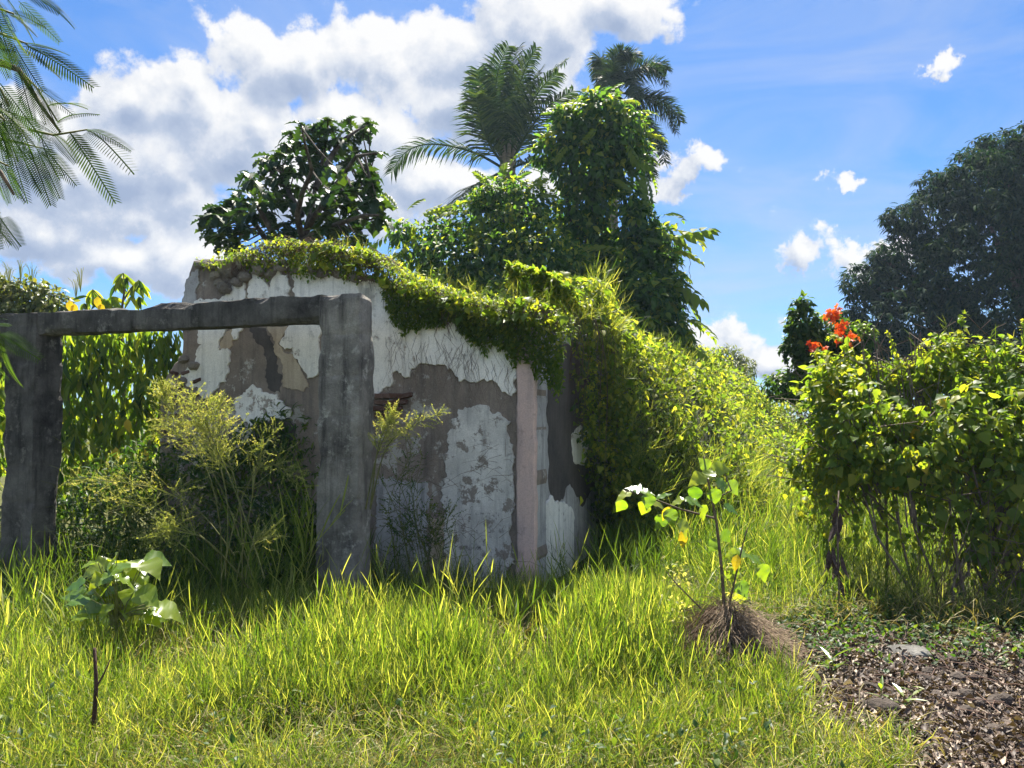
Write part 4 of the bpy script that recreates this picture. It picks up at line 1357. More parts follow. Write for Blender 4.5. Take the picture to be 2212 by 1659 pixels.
hump = []
for (x, y, r_) in [(1330, 745, 60), (1420, 790, 66), (1500, 830, 66), (1440, 930, 74), (1540, 960, 66), (1590, 860, 60), (1660, 880, 50), (1340, 860, 56), (1580, 1060, 56), (1640, 990, 50), (1490, 1070, 60), (1390, 1010, 60), (1700, 930, 40), (1270, 720, 46), (1610, 1130, 44), (1540, 780, 40)]:
    Y_ = bank_depth(x, y)
    if Y_:
        hump.append((x, y, Y_ + 0.12, r_, r_ * 0.8, r_ * 0.9))
n = 9000
p, d, rr, _ = lobe_points(hump, n, (0.55, 1.08))
kp = (vnoise(p * 3.0) > -0.2) & (p[:, 2] > 0.05)
p, d, n = p[kp], d[kp], int(kp.sum())
part('draped_foliage', Geo().scatter(OVATE, p, leaf_frames(d, n, 0.8, 0.5), 0.035 + 0.085 * R.rand(n) ** 1.7, np.clip(0.40 + 0.3 * R.randn(n), 0, 1)), M_VINE, bank, kind='stuff')
VHM = [Geo().add(*HEART, t_).mesh('leaf', M_SPRAY, True) for t_ in (0.2, 0.5, 0.9)]
n = 150
a = 0.6 + 9 * R.rand(n) ** 1.4
bq = R.uniform(-0.1, 0.9, n) * bank_w(a)
nrm_ = bank_normal(a, bq)
P, F_ = bank_pt(a, bq, 0.05) + nrm_ * 0.08, leaf_frames(nrm_, n, 0.7, 0.4)
for i in range(n):
    place('leaf', random.choice(VHM), bank, P[i], F_[i], R.uniform(0.08, 0.15))
SHOOTS = [grass_shoot(1.0, random.randint(6, 9), 0.38, random.uniform(0.008, 0.015), random.uniform(0.3, 0.8), random.uniform(0.05, 0.3)) for _ in range(14)]


def shoots(geo, P, h, tilt=0.15, tint=None, lean=None):
    n_ = len(P)
    Mf = yaw(n_, tilt)
    if lean is not None:
        up = norm(UP + np.asarray(lean) + R.randn(n_, 3) * tilt)
        Mf = frames(np.cross(rand_dir(n_, -0.1, 0.1), up), up)
    pick = R.randint(0, len(SHOOTS), n_)
    h = np.broadcast_to(h, (n_,))
    for j in range(len(SHOOTS)):
        s_ = pick == j
        geo.scatter(SHOOTS[j], np.asarray(P)[s_], Mf[s_], h[s_], None if tint is None else np.asarray(tint)[s_])


gsh = Geo()
n = 2600
a = 1.9 + 8 * R.rand(n) ** 1.6
bq = R.uniform(0.0, 1.0, n) ** 0.8 * bank_w(a)
nrm_ = bank_normal(a, bq)
P = bank_pt(a, bq, -0.1)
kk = R.rand(n) < 0.32 + 1.2 * vnoise(P * 1.1)
shoots(gsh, P[kk], R.uniform(0.2, 0.55, kk.sum()), 0.55, np.clip(0.45 + 0.3 * R.randn(kk.sum()), 0, 1), (nrm_ * 0.35)[kk])
n = 500
a = 2 + 4 * R.rand(n)
bq = bank_w(a) * R.uniform(0.75, 1.05, n)
shoots(gsh, bank_pt(a, bq, -0.05), R.uniform(0.3, 0.7, n), 0.45, np.clip(0.45 + 0.3 * R.randn(n), 0, 1), NS * 0.3)
part('grass_shoots', gsh, M_GRASS, bank, kind='stuff')
# strands that hang down the shaded end
gst = Geo()
for i in range(60):
    a = 0.2 + 2.6 * R.rand()
    p0 = bank_pt(np.array(a), np.array(min(bank_w(a), 0.30)), 0)
    p0[2] = 2.6 + 0.15 * R.rand()
    L = R.uniform(0.3, 2.2) * (0.35 + 0.65 * min(a / 1.6, 1))
    k_ = R.randn(2) * 0.06
    gst.tube([p0, p0 + NS * 0.08 - UP * L * 0.4 + DS * k_[0], p0 + NS * 0.05 - UP * L + DS * k_[1]], 0.003, 0.0015, 3, R.rand())
part('hanging_stems', gst, M_ROOT, bank, kind='stuff')
n = 2600
a = 0.9 + 2.3 * R.rand(n) ** 0.8
z = R.uniform(0.05, 2.6, n)
keep = (R.rand(n) < np.clip((a - 0.8) * 0.7, 0, 1)) & (z > np.interp(a, [0.8, 1.5, 2.3], [2.0, 1.2, 0.0]))
a, z = a[keep], z[keep]
p = C0 + np.outer(a, DS) + np.outer(R.uniform(0.04, 0.22, len(a)), NS)
p[:, 2] = z
part('hanging_foliage', Geo().scatter(OVATE, p, leaf_frames(NS[None] * np.ones((len(a), 1)), len(a), 1.0, 0.4), R.uniform(0.04, 0.09, len(a))), M_DEEP, bank, kind='stuff')

n = 6500
a = 1.25 + 1.9 * R.rand(n)
bq = R.uniform(0.02, 1.0, n) ** 0.7 * bank_w(a)
z = bank_h(a, bq) * R.uniform(0.0, 1.0, n) ** 0.6
keep = z > np.interp(a, [1.2, 1.7, 2.1], [1.7, 0.7, 0.0])
a, bq, z = a[keep], bq[keep], z[keep]
p = C0 + np.outer(a, DS) + np.outer(bq, NS)
p[:, 2] = z
part('end_foliage', Geo().scatter(OVATE, p, leaf_frames(norm(NS - DS + UP)[None] * np.ones((len(a), 1)), len(a), 0.6, 0.5), R.uniform(0.04, 0.085, len(a))), M_VINE, bank, kind='stuff')
P = C0 + np.outer(1.8 + 1.4 * R.rand(420), DS)
bq = R.uniform(0.2, 1.05, 420) * bank_w((P - C0) @ DS)
P = P + np.outer(bq, NS)
P[:, 2] = R.uniform(0, 0.75, 420) * bank_h((P - C0) @ DS, bq)
ge = Geo()
shoots(ge, P, R.uniform(0.25, 0.6, 420), 0.5)
part('end_grass', ge, M_GRASS, bank, kind='stuff')

# ------------------------------------------------------------------ creeper on the front wall
cape = thing('wall_creeper', 'tangle of yellow-green creeper spilling over the broken top of the front wall', 'creeper', C0 + DL * 1.5 + UP * 2.6)
tx = np.array([425, 470, 520, 560, 600, 650, 700, 750, 800, 850, 900, 960, 1000, 1050, 1100, 1150, 1180, 1230])
ty = np.array([556, 552, 540, 520, 514, 516, 522, 532, 545, 572, 596, 616, 630, 640, 640, 640, 650, 680])
by = np.array([566, 568, 582, 598, 604, 592, 588, 596, 610, 700, 726, 690, 706, 760, 772, 790, 820, 860])
n = 24000
xd = R.uniform(425, 1215, n)
yt, yb = np.interp(xd, tx, ty), np.interp(xd, tx, by)
f = R.beta(1.0, 1.25, n)
lw = 26 * vnoise(xyz(xd * 0.03, 0 * xd, 4.0)) + 16 * vnoise(xyz(xd * 0.11, 0 * xd, 8.0))
yd = yt + lw * 0.5 + (yb - yt + lw * 1.2) * f
keep = (R.rand(n) < np.interp(xd, [425, 500, 560, 620, 760, 1215], [0.10, 0.2, 0.5, 0.75, 1, 1])) & (f < np.where((xd < 830), R.uniform(0.2, 1.0, n), 1.0))
xd, yd, f = xd[keep], yd[keep], f[keep]
off = np.where(f < 0.30, R.uniform(-0.42, 0.24, len(xd)), 0.03 + R.rand(len(xd)) * 0.20 * (1 - 0.7 * f))
p = np.array([on_plane(x, y, C0, NF, 0.1) for x, y in zip(xd, yd)]) + np.outer(off - 0.1, NF)
nr = norm(NF[None] * 0.6 + UP * np.clip(1.2 - 2 * f, 0, 1)[:, None])
part('foliage', Geo().scatter(OVATE, p, leaf_frames(nr, len(xd), 0.7, 0.5), R.uniform(0.022, 0.056, len(xd)), np.clip(0.58 - 0.45 * f + 0.25 * R.randn(len(xd)), 0, 1)), M_VINE, cape, kind='stuff')
gr = Geo()
for i in range(520):
    xd = R.uniform(500, 1210)
    y0 = np.interp(xd, tx, ty) + R.uniform(6, 34)
    L = R.uniform(10, 50) if xd < 830 else R.uniform(15, 90)
    p0, p1 = on_plane(xd, y0, C0, NF, R.uniform(0.02, 0.14)), on_plane(xd + R.uniform(-14, 14), y0 + L, C0, NF, R.uniform(0.015, 0.05))
    pm = (p0 + p1) / 2 + NF * R.uniform(0.0, 0.08) + DL * R.randn() * 0.05
    gr.tube([p0, pm, p1], 0.0045, 0.002, 3, R.rand())
for i in range(150):                                # arching loops of dead stem
    xd = R.uniform(520, 830)
    y0 = np.interp(xd, tx, ty) + R.uniform(10, 40)
    q = [on_plane(xd + dx, y0 + dy + R.uniform(-8, 8), C0, NF, R.uniform(0.02, 0.2)) for dx, dy in ((0, 0), (18, -14), (40, -6), (58, 18))]
    gr.tube(q, 0.004, 0.002, 3, R.rand())
part('dead_stems', gr, M_ROOT, cape, kind='stuff')
gtop = Geo()
n = 160
xd = R.uniform(700, 1300, n)
P = np.array([on_plane(x, np.interp(x, tx, ty) + 10, C0, NF, R.uniform(-0.2, 0.2)) for x in xd])
shoots(gtop, P, R.uniform(0.10, 0.28, n), 0.6)
part('grass_shoots', gtop, M_GRASS, cape, kind='stuff')
for i in range(130):
    xd = R.uniform(640, 1230)
    p = on_plane(xd, np.interp(xd, tx, ty) + R.uniform(0, 60), C0, NF, R.uniform(0.1, 0.26))
    place('leaf', random.choice(VHM), cape, p, leaf_frames(norm(NF + UP)[None], 1, 0.6, 0.5)[0], R.uniform(0.06, 0.12))

# thin climbing stems clinging to the plaster below the creeper, and scrubby twigs in front of the lower panel
gcr = Geo()
for i in range(80):
    x0, y0 = R.uniform(830, 1130), R.uniform(700, 800)
    q = []
    x, y = x0, y0
    for s_ in range(6):
        q.append(on_plane(x, y, C0, NF, 0.028))
        x += R.uniform(-14, 14)
        y += R.uniform(8, 30)
    gcr.tube(q, 0.0016, 0.0008, 3, R.rand() * 0.8)
part('clinging_stems', gcr, M_ROOT, cape, kind='stuff')

# ------------------------------------------------------------------ thicket at the right
def canopy(name, label, lobes, feet, n, nbig, size, Yc):
    t = thing(name, label, 'shrub', feet[0])
    ctr = [at(l[0], l[1], l[2]) for l in lobes]
    for ft in feet:
        ft = np.array(ft)
        c = ctr[np.argmin([np.linalg.norm((c - ft)[:2]) + R.rand() * 0.6 for c in ctr])]
        mid = (ft + c) / 2 + R.randn(3) * (0.08, 0.08, 0.02)
        part('stem', Geo().tube([ft - (0, 0, 0.1), ft * 0.7 + mid * 0.3 + R.randn(3) * 0.03, mid, c], R.uniform(0.011, 0.024), 0.006, 6), M_TWIG, t, True)
    g_ = Geo()
    for i, c in enumerate(ctr):
        for _ in range(7):
            e = c + rand_dir(1)[0] * np.array([0.5, 0.4, 0.35])
            ft = np.array(feet[i % len(feet)])
            g_.tube([ft * 0.45 + c * 0.55 + R.randn(3) * 0.05, c + R.randn(3) * 0.08, e], 0.010, 0.003, 4)
    part('twigs', g_, M_TWIG, t, kind='stuff')
    p, d, rr, _ = lobe_points(lobes, n, (0.45, 1.15))
    p = p + 0.12 * np.stack([vnoise(p * 3 + 5), vnoise(p * 3 + 25), 1.3 * vnoise(p * 3 + 45)], 1)
    kp = vnoise(p * 2.6) > -0.23
    p, d, rr, n = p[kp], d[kp], rr[kp], int(kp.sum())
    Fr = leaf_frames(d, n, 0.8, 0.6)
    sz = size * (0.4 + 1.6 * R.rand(n) ** 2.2)
    sc = sz + 0.04 * (rr > 0.9) - 0.06 * (p[:, 1] - Yc)
    big = np.argsort(-sc)[:nbig]
    rest = np.setdiff1d(np.arange(n), big)
    part('foliage', Geo().scatter(OVATE, p[rest], Fr[rest], sz[rest], np.clip(0.35 + 0.3 * R.randn(len(rest)) + 0.5 * vnoise(p[rest] * 2), 0, 1)), M_SPRAY, t, kind='stuff')
    # arching shoots that break the outline, and strands that trail below
    ga, gl_ = Geo(), Geo()
    out_ = np.argsort(-(p[:, 2] + 0.35 * R.rand(n)))[:int(n * 0.25)]
    for i in R.choice(out_, 34, replace=False):
        v = norm(d[i] * (0.8, 0.6, 0.3) + UP * R.uniform(0.3, 1.2) + R.randn(3) * 0.3)
        L = R.uniform(0.15, 0.42)
        q = np.array([p[i], p[i] + v * L * 0.55, p[i] + v * L * 0.95 - UP * L * R.uniform(0.05, 0.4)])
        ga.tube(q, 0.004, 0.002, 4)
        qq = np.concatenate([np.linspace(q[0], q[1], 6), np.linspace(q[1], q[2], 6)])
        qq = np.repeat(qq, 2, 0) + R.randn(24, 3) * 0.012
        gl_.scatter(HEART, qq, leaf_frames(np.tile(v, (24, 1)), 24, 0.6), np.linspace(0.085, 0.035, 24) * R.uniform(0.7, 1.2, 24))
    low_ = np.argsort(p[:, 2] + 0.5 * R.rand(n))[:int(n * 0.3)]
    for i in R.choice(low_, 16 if feet[0][0] < 3.35 and len(feet) < 6 else 60, replace=False):
        L = R.uniform(0.2, 0.7)
        q = np.array([p[i], p[i] - UP * L * 0.5 + R.randn(3) * 0.05, p[i] - UP * L + R.randn(3) * 0.09])
        q[:, 2] = np.maximum(q[:, 2], 0.05)
        ga.tube(q, 0.003, 0.0015, 3)
        m__ = int(8 + L * 26)
        f__ = R.rand(m__, 1)
        qq = q[0] * (1 - f__) + q[2] * f__ + R.randn(m__, 3) * 0.035
        gl_.scatter(HEART, qq, leaf_frames(rand_dir(m__), m__, 0.9), R.uniform(0.03, 0.085, m__))
    part('shoot_stems', ga, M_STEM, t, kind='stuff')
    part('shoot_leaves', gl_, M_SPRAY, t, kind='stuff')
    hm = [Geo().add(*HEART, t_).mesh('leaf', M_SPRAY, True) for t_ in (0.1, 0.3, 0.5, 0.8)]
    ym = Geo().add(*HEART, 0.5).mesh('yellow_leaf', M_YELLOW)
    for i in big:
        y_ = R.rand() < 0.05
        place('yellow_leaf' if y_ else 'leaf', ym if y_ else random.choice(hm), t, p[i], Fr[i], np.clip(sz[i], 0.06, 0.125))
    return t


def feet_at(pts):
    return [np.array([*at(x, 905, Y)[:2], float(gz(at(x, 905, Y)[0], Y))]) for x, Y in pts]


th1 = canopy('vine_thicket', 'vine-hung shrub of heart-shaped leaves on thin bare stems, nearest the creeper bank',
             [(1830, 880, 7.6, 70, 80), (1880, 820, 7.8, 80, 60), (1950, 800, 7.6, 80, 60), (1800, 960, 7.5, 50, 80), (1900, 920, 7.2, 100, 85), (1960, 980, 7.1, 90, 80), (2000, 880, 7.3, 90, 80), (1850, 1010, 7.3, 80, 60), (1990, 790, 7.7, 70, 50), (1900, 770, 7.9, 50, 40), (1790, 840, 7.6, 36, 60), (1985, 745, 7.8, 40, 30), (1765, 900, 8.3, 40, 50), (1750, 1000, 8.2, 40, 60), (1760, 850, 8.6, 36, 24), (1860, 745, 7.9, 28, 30)],
             feet_at([(1985, 6.6), (1995, 6.7), (2010, 6.8), (1905, 7.2), (1975, 7.2)]), 9000, 230, 0.066, 7.4)
th2 = canopy('vine_thicket', 'broad leafy thicket shrub under the mango tree, its lower half shading dead twigs',
             [(2080, 830, 7.4, 90, 70), (2140, 790, 7.6, 80, 60), (2200, 830, 7.4, 90, 80), (2060, 920, 7.0, 90, 80), (2150, 920, 7.0, 110, 90), (2250, 910, 7.1, 110, 100), (2100, 1010, 6.9, 90, 70), (2200, 1020, 6.9, 110, 80), (2320, 850, 7.4, 110, 100), (2350, 1000, 7.2, 120, 110), (2060, 780, 7.8, 60, 45), (2200, 760, 7.7, 50, 40), (2270, 790, 7.6, 70, 50), (2050, 1080, 6.8, 55, 60), (2140, 1090, 6.8, 60, 60), (2230, 1120, 6.8, 70, 80), (2100, 1170, 6.7, 45, 50), (2190, 1210, 6.7, 60, 70), (2060, 750, 7.8, 30, 22), (2130, 735, 7.8, 36, 26)],
             feet_at([(2045, 6.4), (2085, 6.5), (2030, 6.7), (2150, 6.5), (2120, 6.9), (2195, 6.6), (2270, 6.7)]), 10500, 240, 0.068, 7.2)
gtp = Geo()
P = np.array([at(x, y, 7.6) for x, y in [(2050, 745), (2060, 735), (2080, 750), (1985, 760), (2150, 760), (2130, 755), (2170, 770)]])
shoots(gtp, P, 0.28, 0.5)
part('grass_shoots', gtp, M_GRASS, th2, kind='stuff')
# slender climbing shoot reaching up
for pts in [[(1945, 790), (1930, 745), (1918, 715)], [(2205, 790), (2212, 740), (2210, 690)]]:
    q = np.array([at(x, y, 7.6) for x, y in pts])
    part('climbing_shoot', Geo().tube(q, 0.007, 0.003, 4).scatter(OVATE, np.repeat(np.linspace(q[0], q[-1], 20), 2, 0) + R.randn(40, 3) * 0.015, leaf_frames(rand_dir(40), 40), R.uniform(0.03, 0.06, 40)), M_SPRAY, th1)
# dead twigs and hanging scraps below
gdt = Geo()
for i in range(200):
    x, Y = R.uniform(1960, 2330), R.uniform(6.3, 7.4)
    f0 = at(x, 905, Y)
    f0[2] = 0
    L = R.uniform(0.3, 1.1)
    e = f0 + np.array([R.randn() * 0.25, R.randn() * 0.2, L])
    gdt.tube([f0, (f0 + e) / 2 + R.randn(3) * 0.05, e], 0.0035, 0.0015, 3, R.rand())
part('dead_twigs', gdt, M_TWIG, th2, kind='stuff')
snag = thing('withered_stalk', 'thin upright stalk with shrivelled brown leaves hanging in front of the sunlit grass', 'dead plant', feet_at([(1812, 6.3)])[0])
part('stalk', Geo().tube([at(1815, 1385, 6.3), at(1812, 1260, 6.3), at(1808, 1130, 6.3), at(1812, 1060, 6.35)], 0.009, 0.005, 5), M_TWIG, snag, True)
SHR = [Geo().add(*LANCE, 0.1).mesh('withered_leaf', solid_mat('withered_leaf', [(0, (0.03, 0.022, 0.02)), (1, (0.09, 0.06, 0.05))], 12))]
for (x, y) in [(1808, 1110), (1814, 1125), (1806, 1145), (1812, 1165), (1790, 1205), (1796, 1222), (1784, 1225), (1812, 1225), (1806, 1240), (1818, 1215), (1786, 1262), (1816, 1270), (1800, 1200)]:
    place('withered_leaf', SHR[0], snag, at(x, y - 18, 6.3), frames(np.array([[R.randn() * 0.12, R.randn() * 0.12, -1]]), rand_dir(1)[0])[0], R.uniform(0.13, 0.20))

# ------------------------------------------------------------------ saplings
def big_leaf(x, y, Y, size, d, up, t, meshes, base=None, name='leaf'):
    c = at(x, y, Y)
    M_ = frames(norm(np.array(d, float))[None], up)[0]
    place(name, random.choice(meshes), t, c - M_[:, 0] * size * 0.5, M_, size)
    return c - M_[:, 0] * size * 0.5


SM = [Geo().add(*leaf([0.30, 0.80, 1.0, 0.98, 0.82, 0.60, 0.38, 0.18, 0.0], 1, 0.85, f_, dr, 0.15), t_).mesh('leaf', M_SAPL, True) for f_, dr, t_ in ((0.05, 0.08, 0.2), (0.08, 0.15, 0.5), (0.2, 0.2, 0.7), (0.12, 0.4, 0.9))]
YS = 5.25
sb = at(250, 905, YS)
sb[2] = gz(sb[0], YS)
sap = thing('broad_leaf_sapling', 'low sapling with broad shiny leaves glaring white in the sun beside the far post', 'sapling', sb)
gq = Geo()
spots = [(195, 1230), (215, 1222), (240, 1218), (262, 1215), (285, 1225), (305, 1222), (330, 1222), (175, 1250), (205, 1255), (232, 1250), (258, 1248), (290, 1250), (160, 1265), (185, 1285), (215, 1285), (245, 1275), (270, 1285), (300, 1275), (320, 1290), (255, 1300), (285, 1310), (310, 1315), (340, 1310), (355, 1315), (370, 1318), (165, 1300), (195, 1312), (225, 1318), (265, 1325), (300, 1335), (330, 1335), (230, 1340), (180, 1330), (155, 1285), (345, 1335), (272, 1255), (310, 1255)]
spots += [(x + R.uniform(-16, 16), y + R.uniform(-14, 10)) for (x, y) in spots[::2]]
for (x, y) in spots:
    yy = YS + R.uniform(-0.22, 0.22)
    out = np.array([(x - 255) / 110.0, R.uniform(-0.8, 0.3), -0.05 - 0.3 * R.rand()])
    up = norm(np.array([R.randn() * 0.30, -0.42 + R.randn() * 0.16, 1.0]))
    s_ = big_leaf(x, y, yy, R.uniform(0.11, 0.20), out, up, sap, SM)
    hub_ = at(252, 1345, YS)
    gq.tube([hub_ + R.randn(3) * 0.02, (hub_ + s_) / 2 + (0, 0, 0.03), s_], 0.004, 0.0025, 4)
gq.tube([sb - (0, 0, 0.05), at(252, 1370, YS), at(252, 1300, YS)], 0.012, 0.008, 6)
part('stem', gq, M_STEM, sap, kind='stuff')

YT = 5.15
tb = at(1570, 905, YT)
tb[2] = gz(tb[0], YT)
sp2 = thing('spindly_sapling', 'spindly sapling with a few large limp leaves growing from a mound of dry straw', 'sapling', tb)
stem = np.array([tb, at(1566, 1340, YT), at(1560, 1240, YT), at(1548, 1130, YT), at(1530, 1040, YT), at(1520, 985, YT)])
part('stem', Geo().tube(stem, 0.014, 0.005, 6), M_TWIG, sp2, True)
for pts in [[(1562, 1350), (1530, 1330), (1460, 1260), (1440, 1235)], [(1568, 1340), (1590, 1240), (1606, 1170), (1615, 1140)], [(1572, 1370), (1600, 1345), (1612, 1310)], [(1545, 1120), (1470, 1100), (1390, 1070), (1350, 1060)], [(1540, 1080), (1580, 1060), (1560, 1010)]]:
    q = np.array([at(x, y, YT - 0.05 * i) for i, (x, y) in enumerate(pts)])
    part('branch', Geo().tube(q, 0.008, 0.003, 5), M_TWIG, sp2, True)
for (x, y, s_, dx, dz, fl) in [(1345, 1068, .14, -1, -.2, 1), (1370, 1055, .15, -.8, .1, 1), (1395, 1062, .15, .6, .0, 1), (1340, 1095, .12, -.5, -.9, 0), (1420, 1085, .14, .7, -.2, 1), (1390, 1100, .13, -.3, -.8, 0), (1450, 1120, .15, .2, -.9, 0), (1440, 1110, .14, -.4, -.8, 2), (1480, 1140, .15, .5, -.8, 0), (1425, 1130, .14, -.5, -.8, 0), (1475, 1165, .14, .1, -1, 2), (1500, 1085, .15, .6, -.3, 1), (1460, 1085, .14, -.6, -.2, 1), (1520, 1110, .14, .3, -.8, 0), (1535, 1020, .13, .4, .4, 0), (1560, 1010, .15, .7, .1, 0), (1520, 1000, .12, -.5, .5, 0), (1505, 1035, .15, -.7, -.3, 0), (1560, 1050, .14, .4, -.8, 0), (1500, 1070, .14, -.2, -.9, 0), (1585, 1055, .14, .5, -.7, 0), (1545, 1075, .14, .2, -.9, 0), (1580, 1100, .13, .6, -.4, 1), (1605, 1195, .18, .9, -.2, 1), (1640, 1212, .17, .9, -.35, 1), (1650, 1240, .15, .3, -.9, 0), (1590, 1215, .13, -.3, -.9, 2), (1580, 1245, .14, -.2, -.9, 0), (1605, 1275, .15, .4, -.8, 0), (1598, 1295, .14, .1, -1, 0), (1580, 1200, .13, -.7, -.2, 0), (1400, 1085, .13, -.2, -.9, 0), (1435, 1070, .13, .5, .2, 1), (1540, 1180, .13, -.6, -.7, 0), (1570, 1160, .13, .6, -.7, 0)]:
    up = norm(np.array([R.randn() * 0.2, -0.4, 1.0])) if fl == 1 else norm(np.array([R.randn() * 0.4, -0.9, 0.5]))
    big_leaf(x, y, YT + R.uniform(-0.25, 0.15), s_ * 0.82, (dx, R.uniform(-0.4, 0.3), dz), up, sp2, [YLM] if fl == 2 else SM, name='yellow_leaf' if fl == 2 else 'leaf')
n = 260
q = np.array([at(x, y, YT) for x, y in zip(R.choice([1455, 1470, 1590, 1575], n) + R.randn(n) * 12, R.choice([1235, 1255, 1330, 1300], n) + R.randn(n) * 12)])
part('small_foliage', Geo().scatter(OVATE, q, leaf_frames(rand_dir(n), n), R.uniform(0.02, 0.04, n)), M_WEED, sp2, kind='stuff')
# dry straw heaped round its foot
straw = thing('straw_mound', 'heap of dry brown straw and roots round the foot of the spindly sapling', 'straw heap', tb)
gs_ = Geo()
for i in range(3800):
    an, r_ = R.uniform(0, 6.28), 0.34 * R.rand() ** 0.7
    r_ *= 1 + 0.45 * math.sin(2 * an + 1) * 0.5 + 0.3 * math.sin(5 * an)
    h = 0.40 * (1 - r_ / 0.46) + 0.02
    c = tb + np.array([math.cos(an) * r_, math.sin(an) * r_, h * R.uniform(0.6, 1.05)])
    o = np.array([math.cos(an + R.randn() * 0.7), math.sin(an + R.randn() * 0.7), R.uniform(-1.0, 0.35)])
    L = R.uniform(0.05, 0.22)
    gs_.tube([c, c + o * L * 0.5 + (0, 0, 0.03), c + o * L], 0.0016, 0.001, 3, R.rand())
part('straw', gs_, M_STRAWH, straw, kind='stuff')
gm_ = Geo()
an, rr_ = np.meshgrid(np.linspace(0, 2 * math.pi, 25), np.linspace(0, 0.40, 10))
Pm = xyz(tb[0] + np.cos(an) * rr_, tb[1] + np.sin(an) * rr_, tb[2] + 0.38 * np.exp(-(rr_ / 0.20) ** 2) - 0.02)
Pm[..., 2] += 0.05 * fbm(Pm * 9, 3) * (rr_ > 0.01)
i0 = (np.arange(9)[:, None] * 25 + np.arange(24)[None]).ravel()
gm_.add(Pm.reshape(-1, 3), np.concatenate([np.stack([i0, i0 + 1, i0 + 26], 1), np.stack([i0, i0 + 26, i0 + 25], 1)]))
part('mound', gm_, M_SOIL, straw, True)

# ------------------------------------------------------------------ feathery weeds in the doorway
def sprig(n_=9):
    """tip of a weed: a thin crooked axis with a scatter of tiny leaflets and buds"""
    t = np.linspace(0, 1, 6)
    P = xyz(t, 0.10 * np.sin(4 * t + random.random() * 6), 0.22 * t * t)
    items = [stem_strip(P, 0.010)]
    for i in range(n_ * 2):
        f_ = random.uniform(0.1, 1.0)
        p_ = np.array([np.interp(f_, t, P[:, k]) for k in range(3)])
        d_ = norm(rand_dir(1) + np.array([[0.5, 0, 0.4]]))
        items.append(xform(SMALL, frames(d_, rand_dir(1)[0])[0], p_, random.uniform(0.07, 0.16)))
    return merge(items)


SPG = [sprig() for _ in range(5)]


def feather_branch(parent, pts, Y, dens_, ln, spread=0.30, start=0.25, mat=None, r0=0.007):
    q = np.array([at(x, y, Y + dz) for (x, y, dz) in pts])
    t = np.linspace(0, 1, 14)
    Q = np.stack([np.interp(t, np.linspace(0, 1, len(q)), q[:, i]) for i in range(3)], 1)
    for _ in range(3):
        Q[1:-1] = (Q[:-2] + 2 * Q[1:-1] + Q[2:]) / 4
    br = part('branch', Geo().tube(Q, r0, 0.002, 5), M_STEM, parent, True)
    g_ = Geo()
    tan = norm(np.gradient(Q, axis=0))
    f_ = R.uniform(start, 1.0, dens_)
    p_ = np.stack([np.interp(f_, t, Q[:, i]) for i in range(3)], 1)
    tn = np.stack([np.interp(f_, t, tan[:, i]) for i in range(3)], 1)
    d_ = norm(tn * 0.55 + rand_dir(dens_) * 0.85 + UP * 0.25)
    off = R.uniform(0, spread, (dens_, 1)) * (1.15 - f_[:, None])
    for j in range(5):
        sl_ = slice(j, None, 5)
        g_.scatter(SPG[j], (p_ + d_ * off)[sl_], frames(d_[sl_], rand_dir(len(d_[sl_]))), ln * R.uniform(0.5, 1.3, len(d_[sl_])), np.clip(0.5 + 0.3 * R.randn(len(d_[sl_])), 0, 1))
    for i in range(0, dens_, 2):
        g_.tube([p_[i], p_[i] + d_[i] * (off[i] + 0.02)], 0.002, 0.0015, 3, 0.5)
    part('sprigs', g_, mat or M_WEED, br, kind='stuff')
    return br


YW = 6.3
wb = at(490, 905, YW)
wb[2] = 0
weed = thing('feathery_weed', 'tall sprawling weed with feathery yellow-green sprays lit up inside the concrete frame', 'weed', wb)
for pts, dn, ln in [([(505, 1290, 0), (490, 1100, 0), (440, 980, 0), (370, 880, 0), (340, 850, 0)], 110, 0.13),
                    ([(505, 1250, 0), (480, 1050, -.1), (450, 960, -.1), (440, 900, -.1), (410, 870, -.1)], 90, 0.13),
                    ([(505, 1290, 0), (515, 1080, 0), (500, 980, 0), (480, 920, 0), (470, 880, 0)], 110, 0.12),
                    ([(510, 1250, 0), (540, 1060, 0), (560, 1000, 0), (600, 1010, 0), (660, 1040, 0)], 70, 0.10),
                    ([(500, 1200, 0), (430, 1090, .1), (330, 1040, .1), (240, 1030, .1), (150, 1045, .1)], 90, 0.11),
                    ([(500, 1230, 0), (420, 1170, 0), (370, 1170, 0), (335, 1180, 0)], 60, 0.11),
                    ([(500, 1250, 0), (520, 1190, -.1), (560, 1165, -.1), (605, 1165, -.1)], 50, 0.09),
                    ([(500, 1270, 0), (450, 1180, -.2), (400, 1150, -.2), (350, 1140, -.2)], 80, 0.11),
                    ([(505, 1250, 0), (550, 1080, 0), (570, 980, 0), (590, 930, 0)], 46, 0.09),
                    ([(500, 1250, 0), (400, 1120, 0), (290, 1090, 0), (200, 1080, 0)], 60, 0.10),
                    ([(505, 1250, 0), (460, 1030, .1), (400, 950, .1), (345, 925, .1)], 70, 0.11),
                    ([(505, 1250, 0), (500, 1060, -.1), (455, 950, -.1), (425, 905, -.1)], 100, 0.12)]:
    jx = R.uniform(-75, 75)
    pts = [(pts[0][0] + jx, pts[0][1], R.uniform(-.15, .25))] + [(x + jx * 0.5 * (i == 0) + R.uniform(-14, 14), y + R.uniform(-14, 14), z) for i, (x, y, z) in enumerate(pts[1:])]
    feather_branch(weed, pts, YW, int(dn * 1.4), ln * 0.8, 0.42, R.uniform(0.30, 0.5), r0=0.0055)
YV = 6.75
wb2 = at(830, 905, YV)
wb2[2] = 0
weed2 = thing('dry_weed', 'wispy straw-coloured weed leaning out from behind the near concrete post', 'weed', wb2)
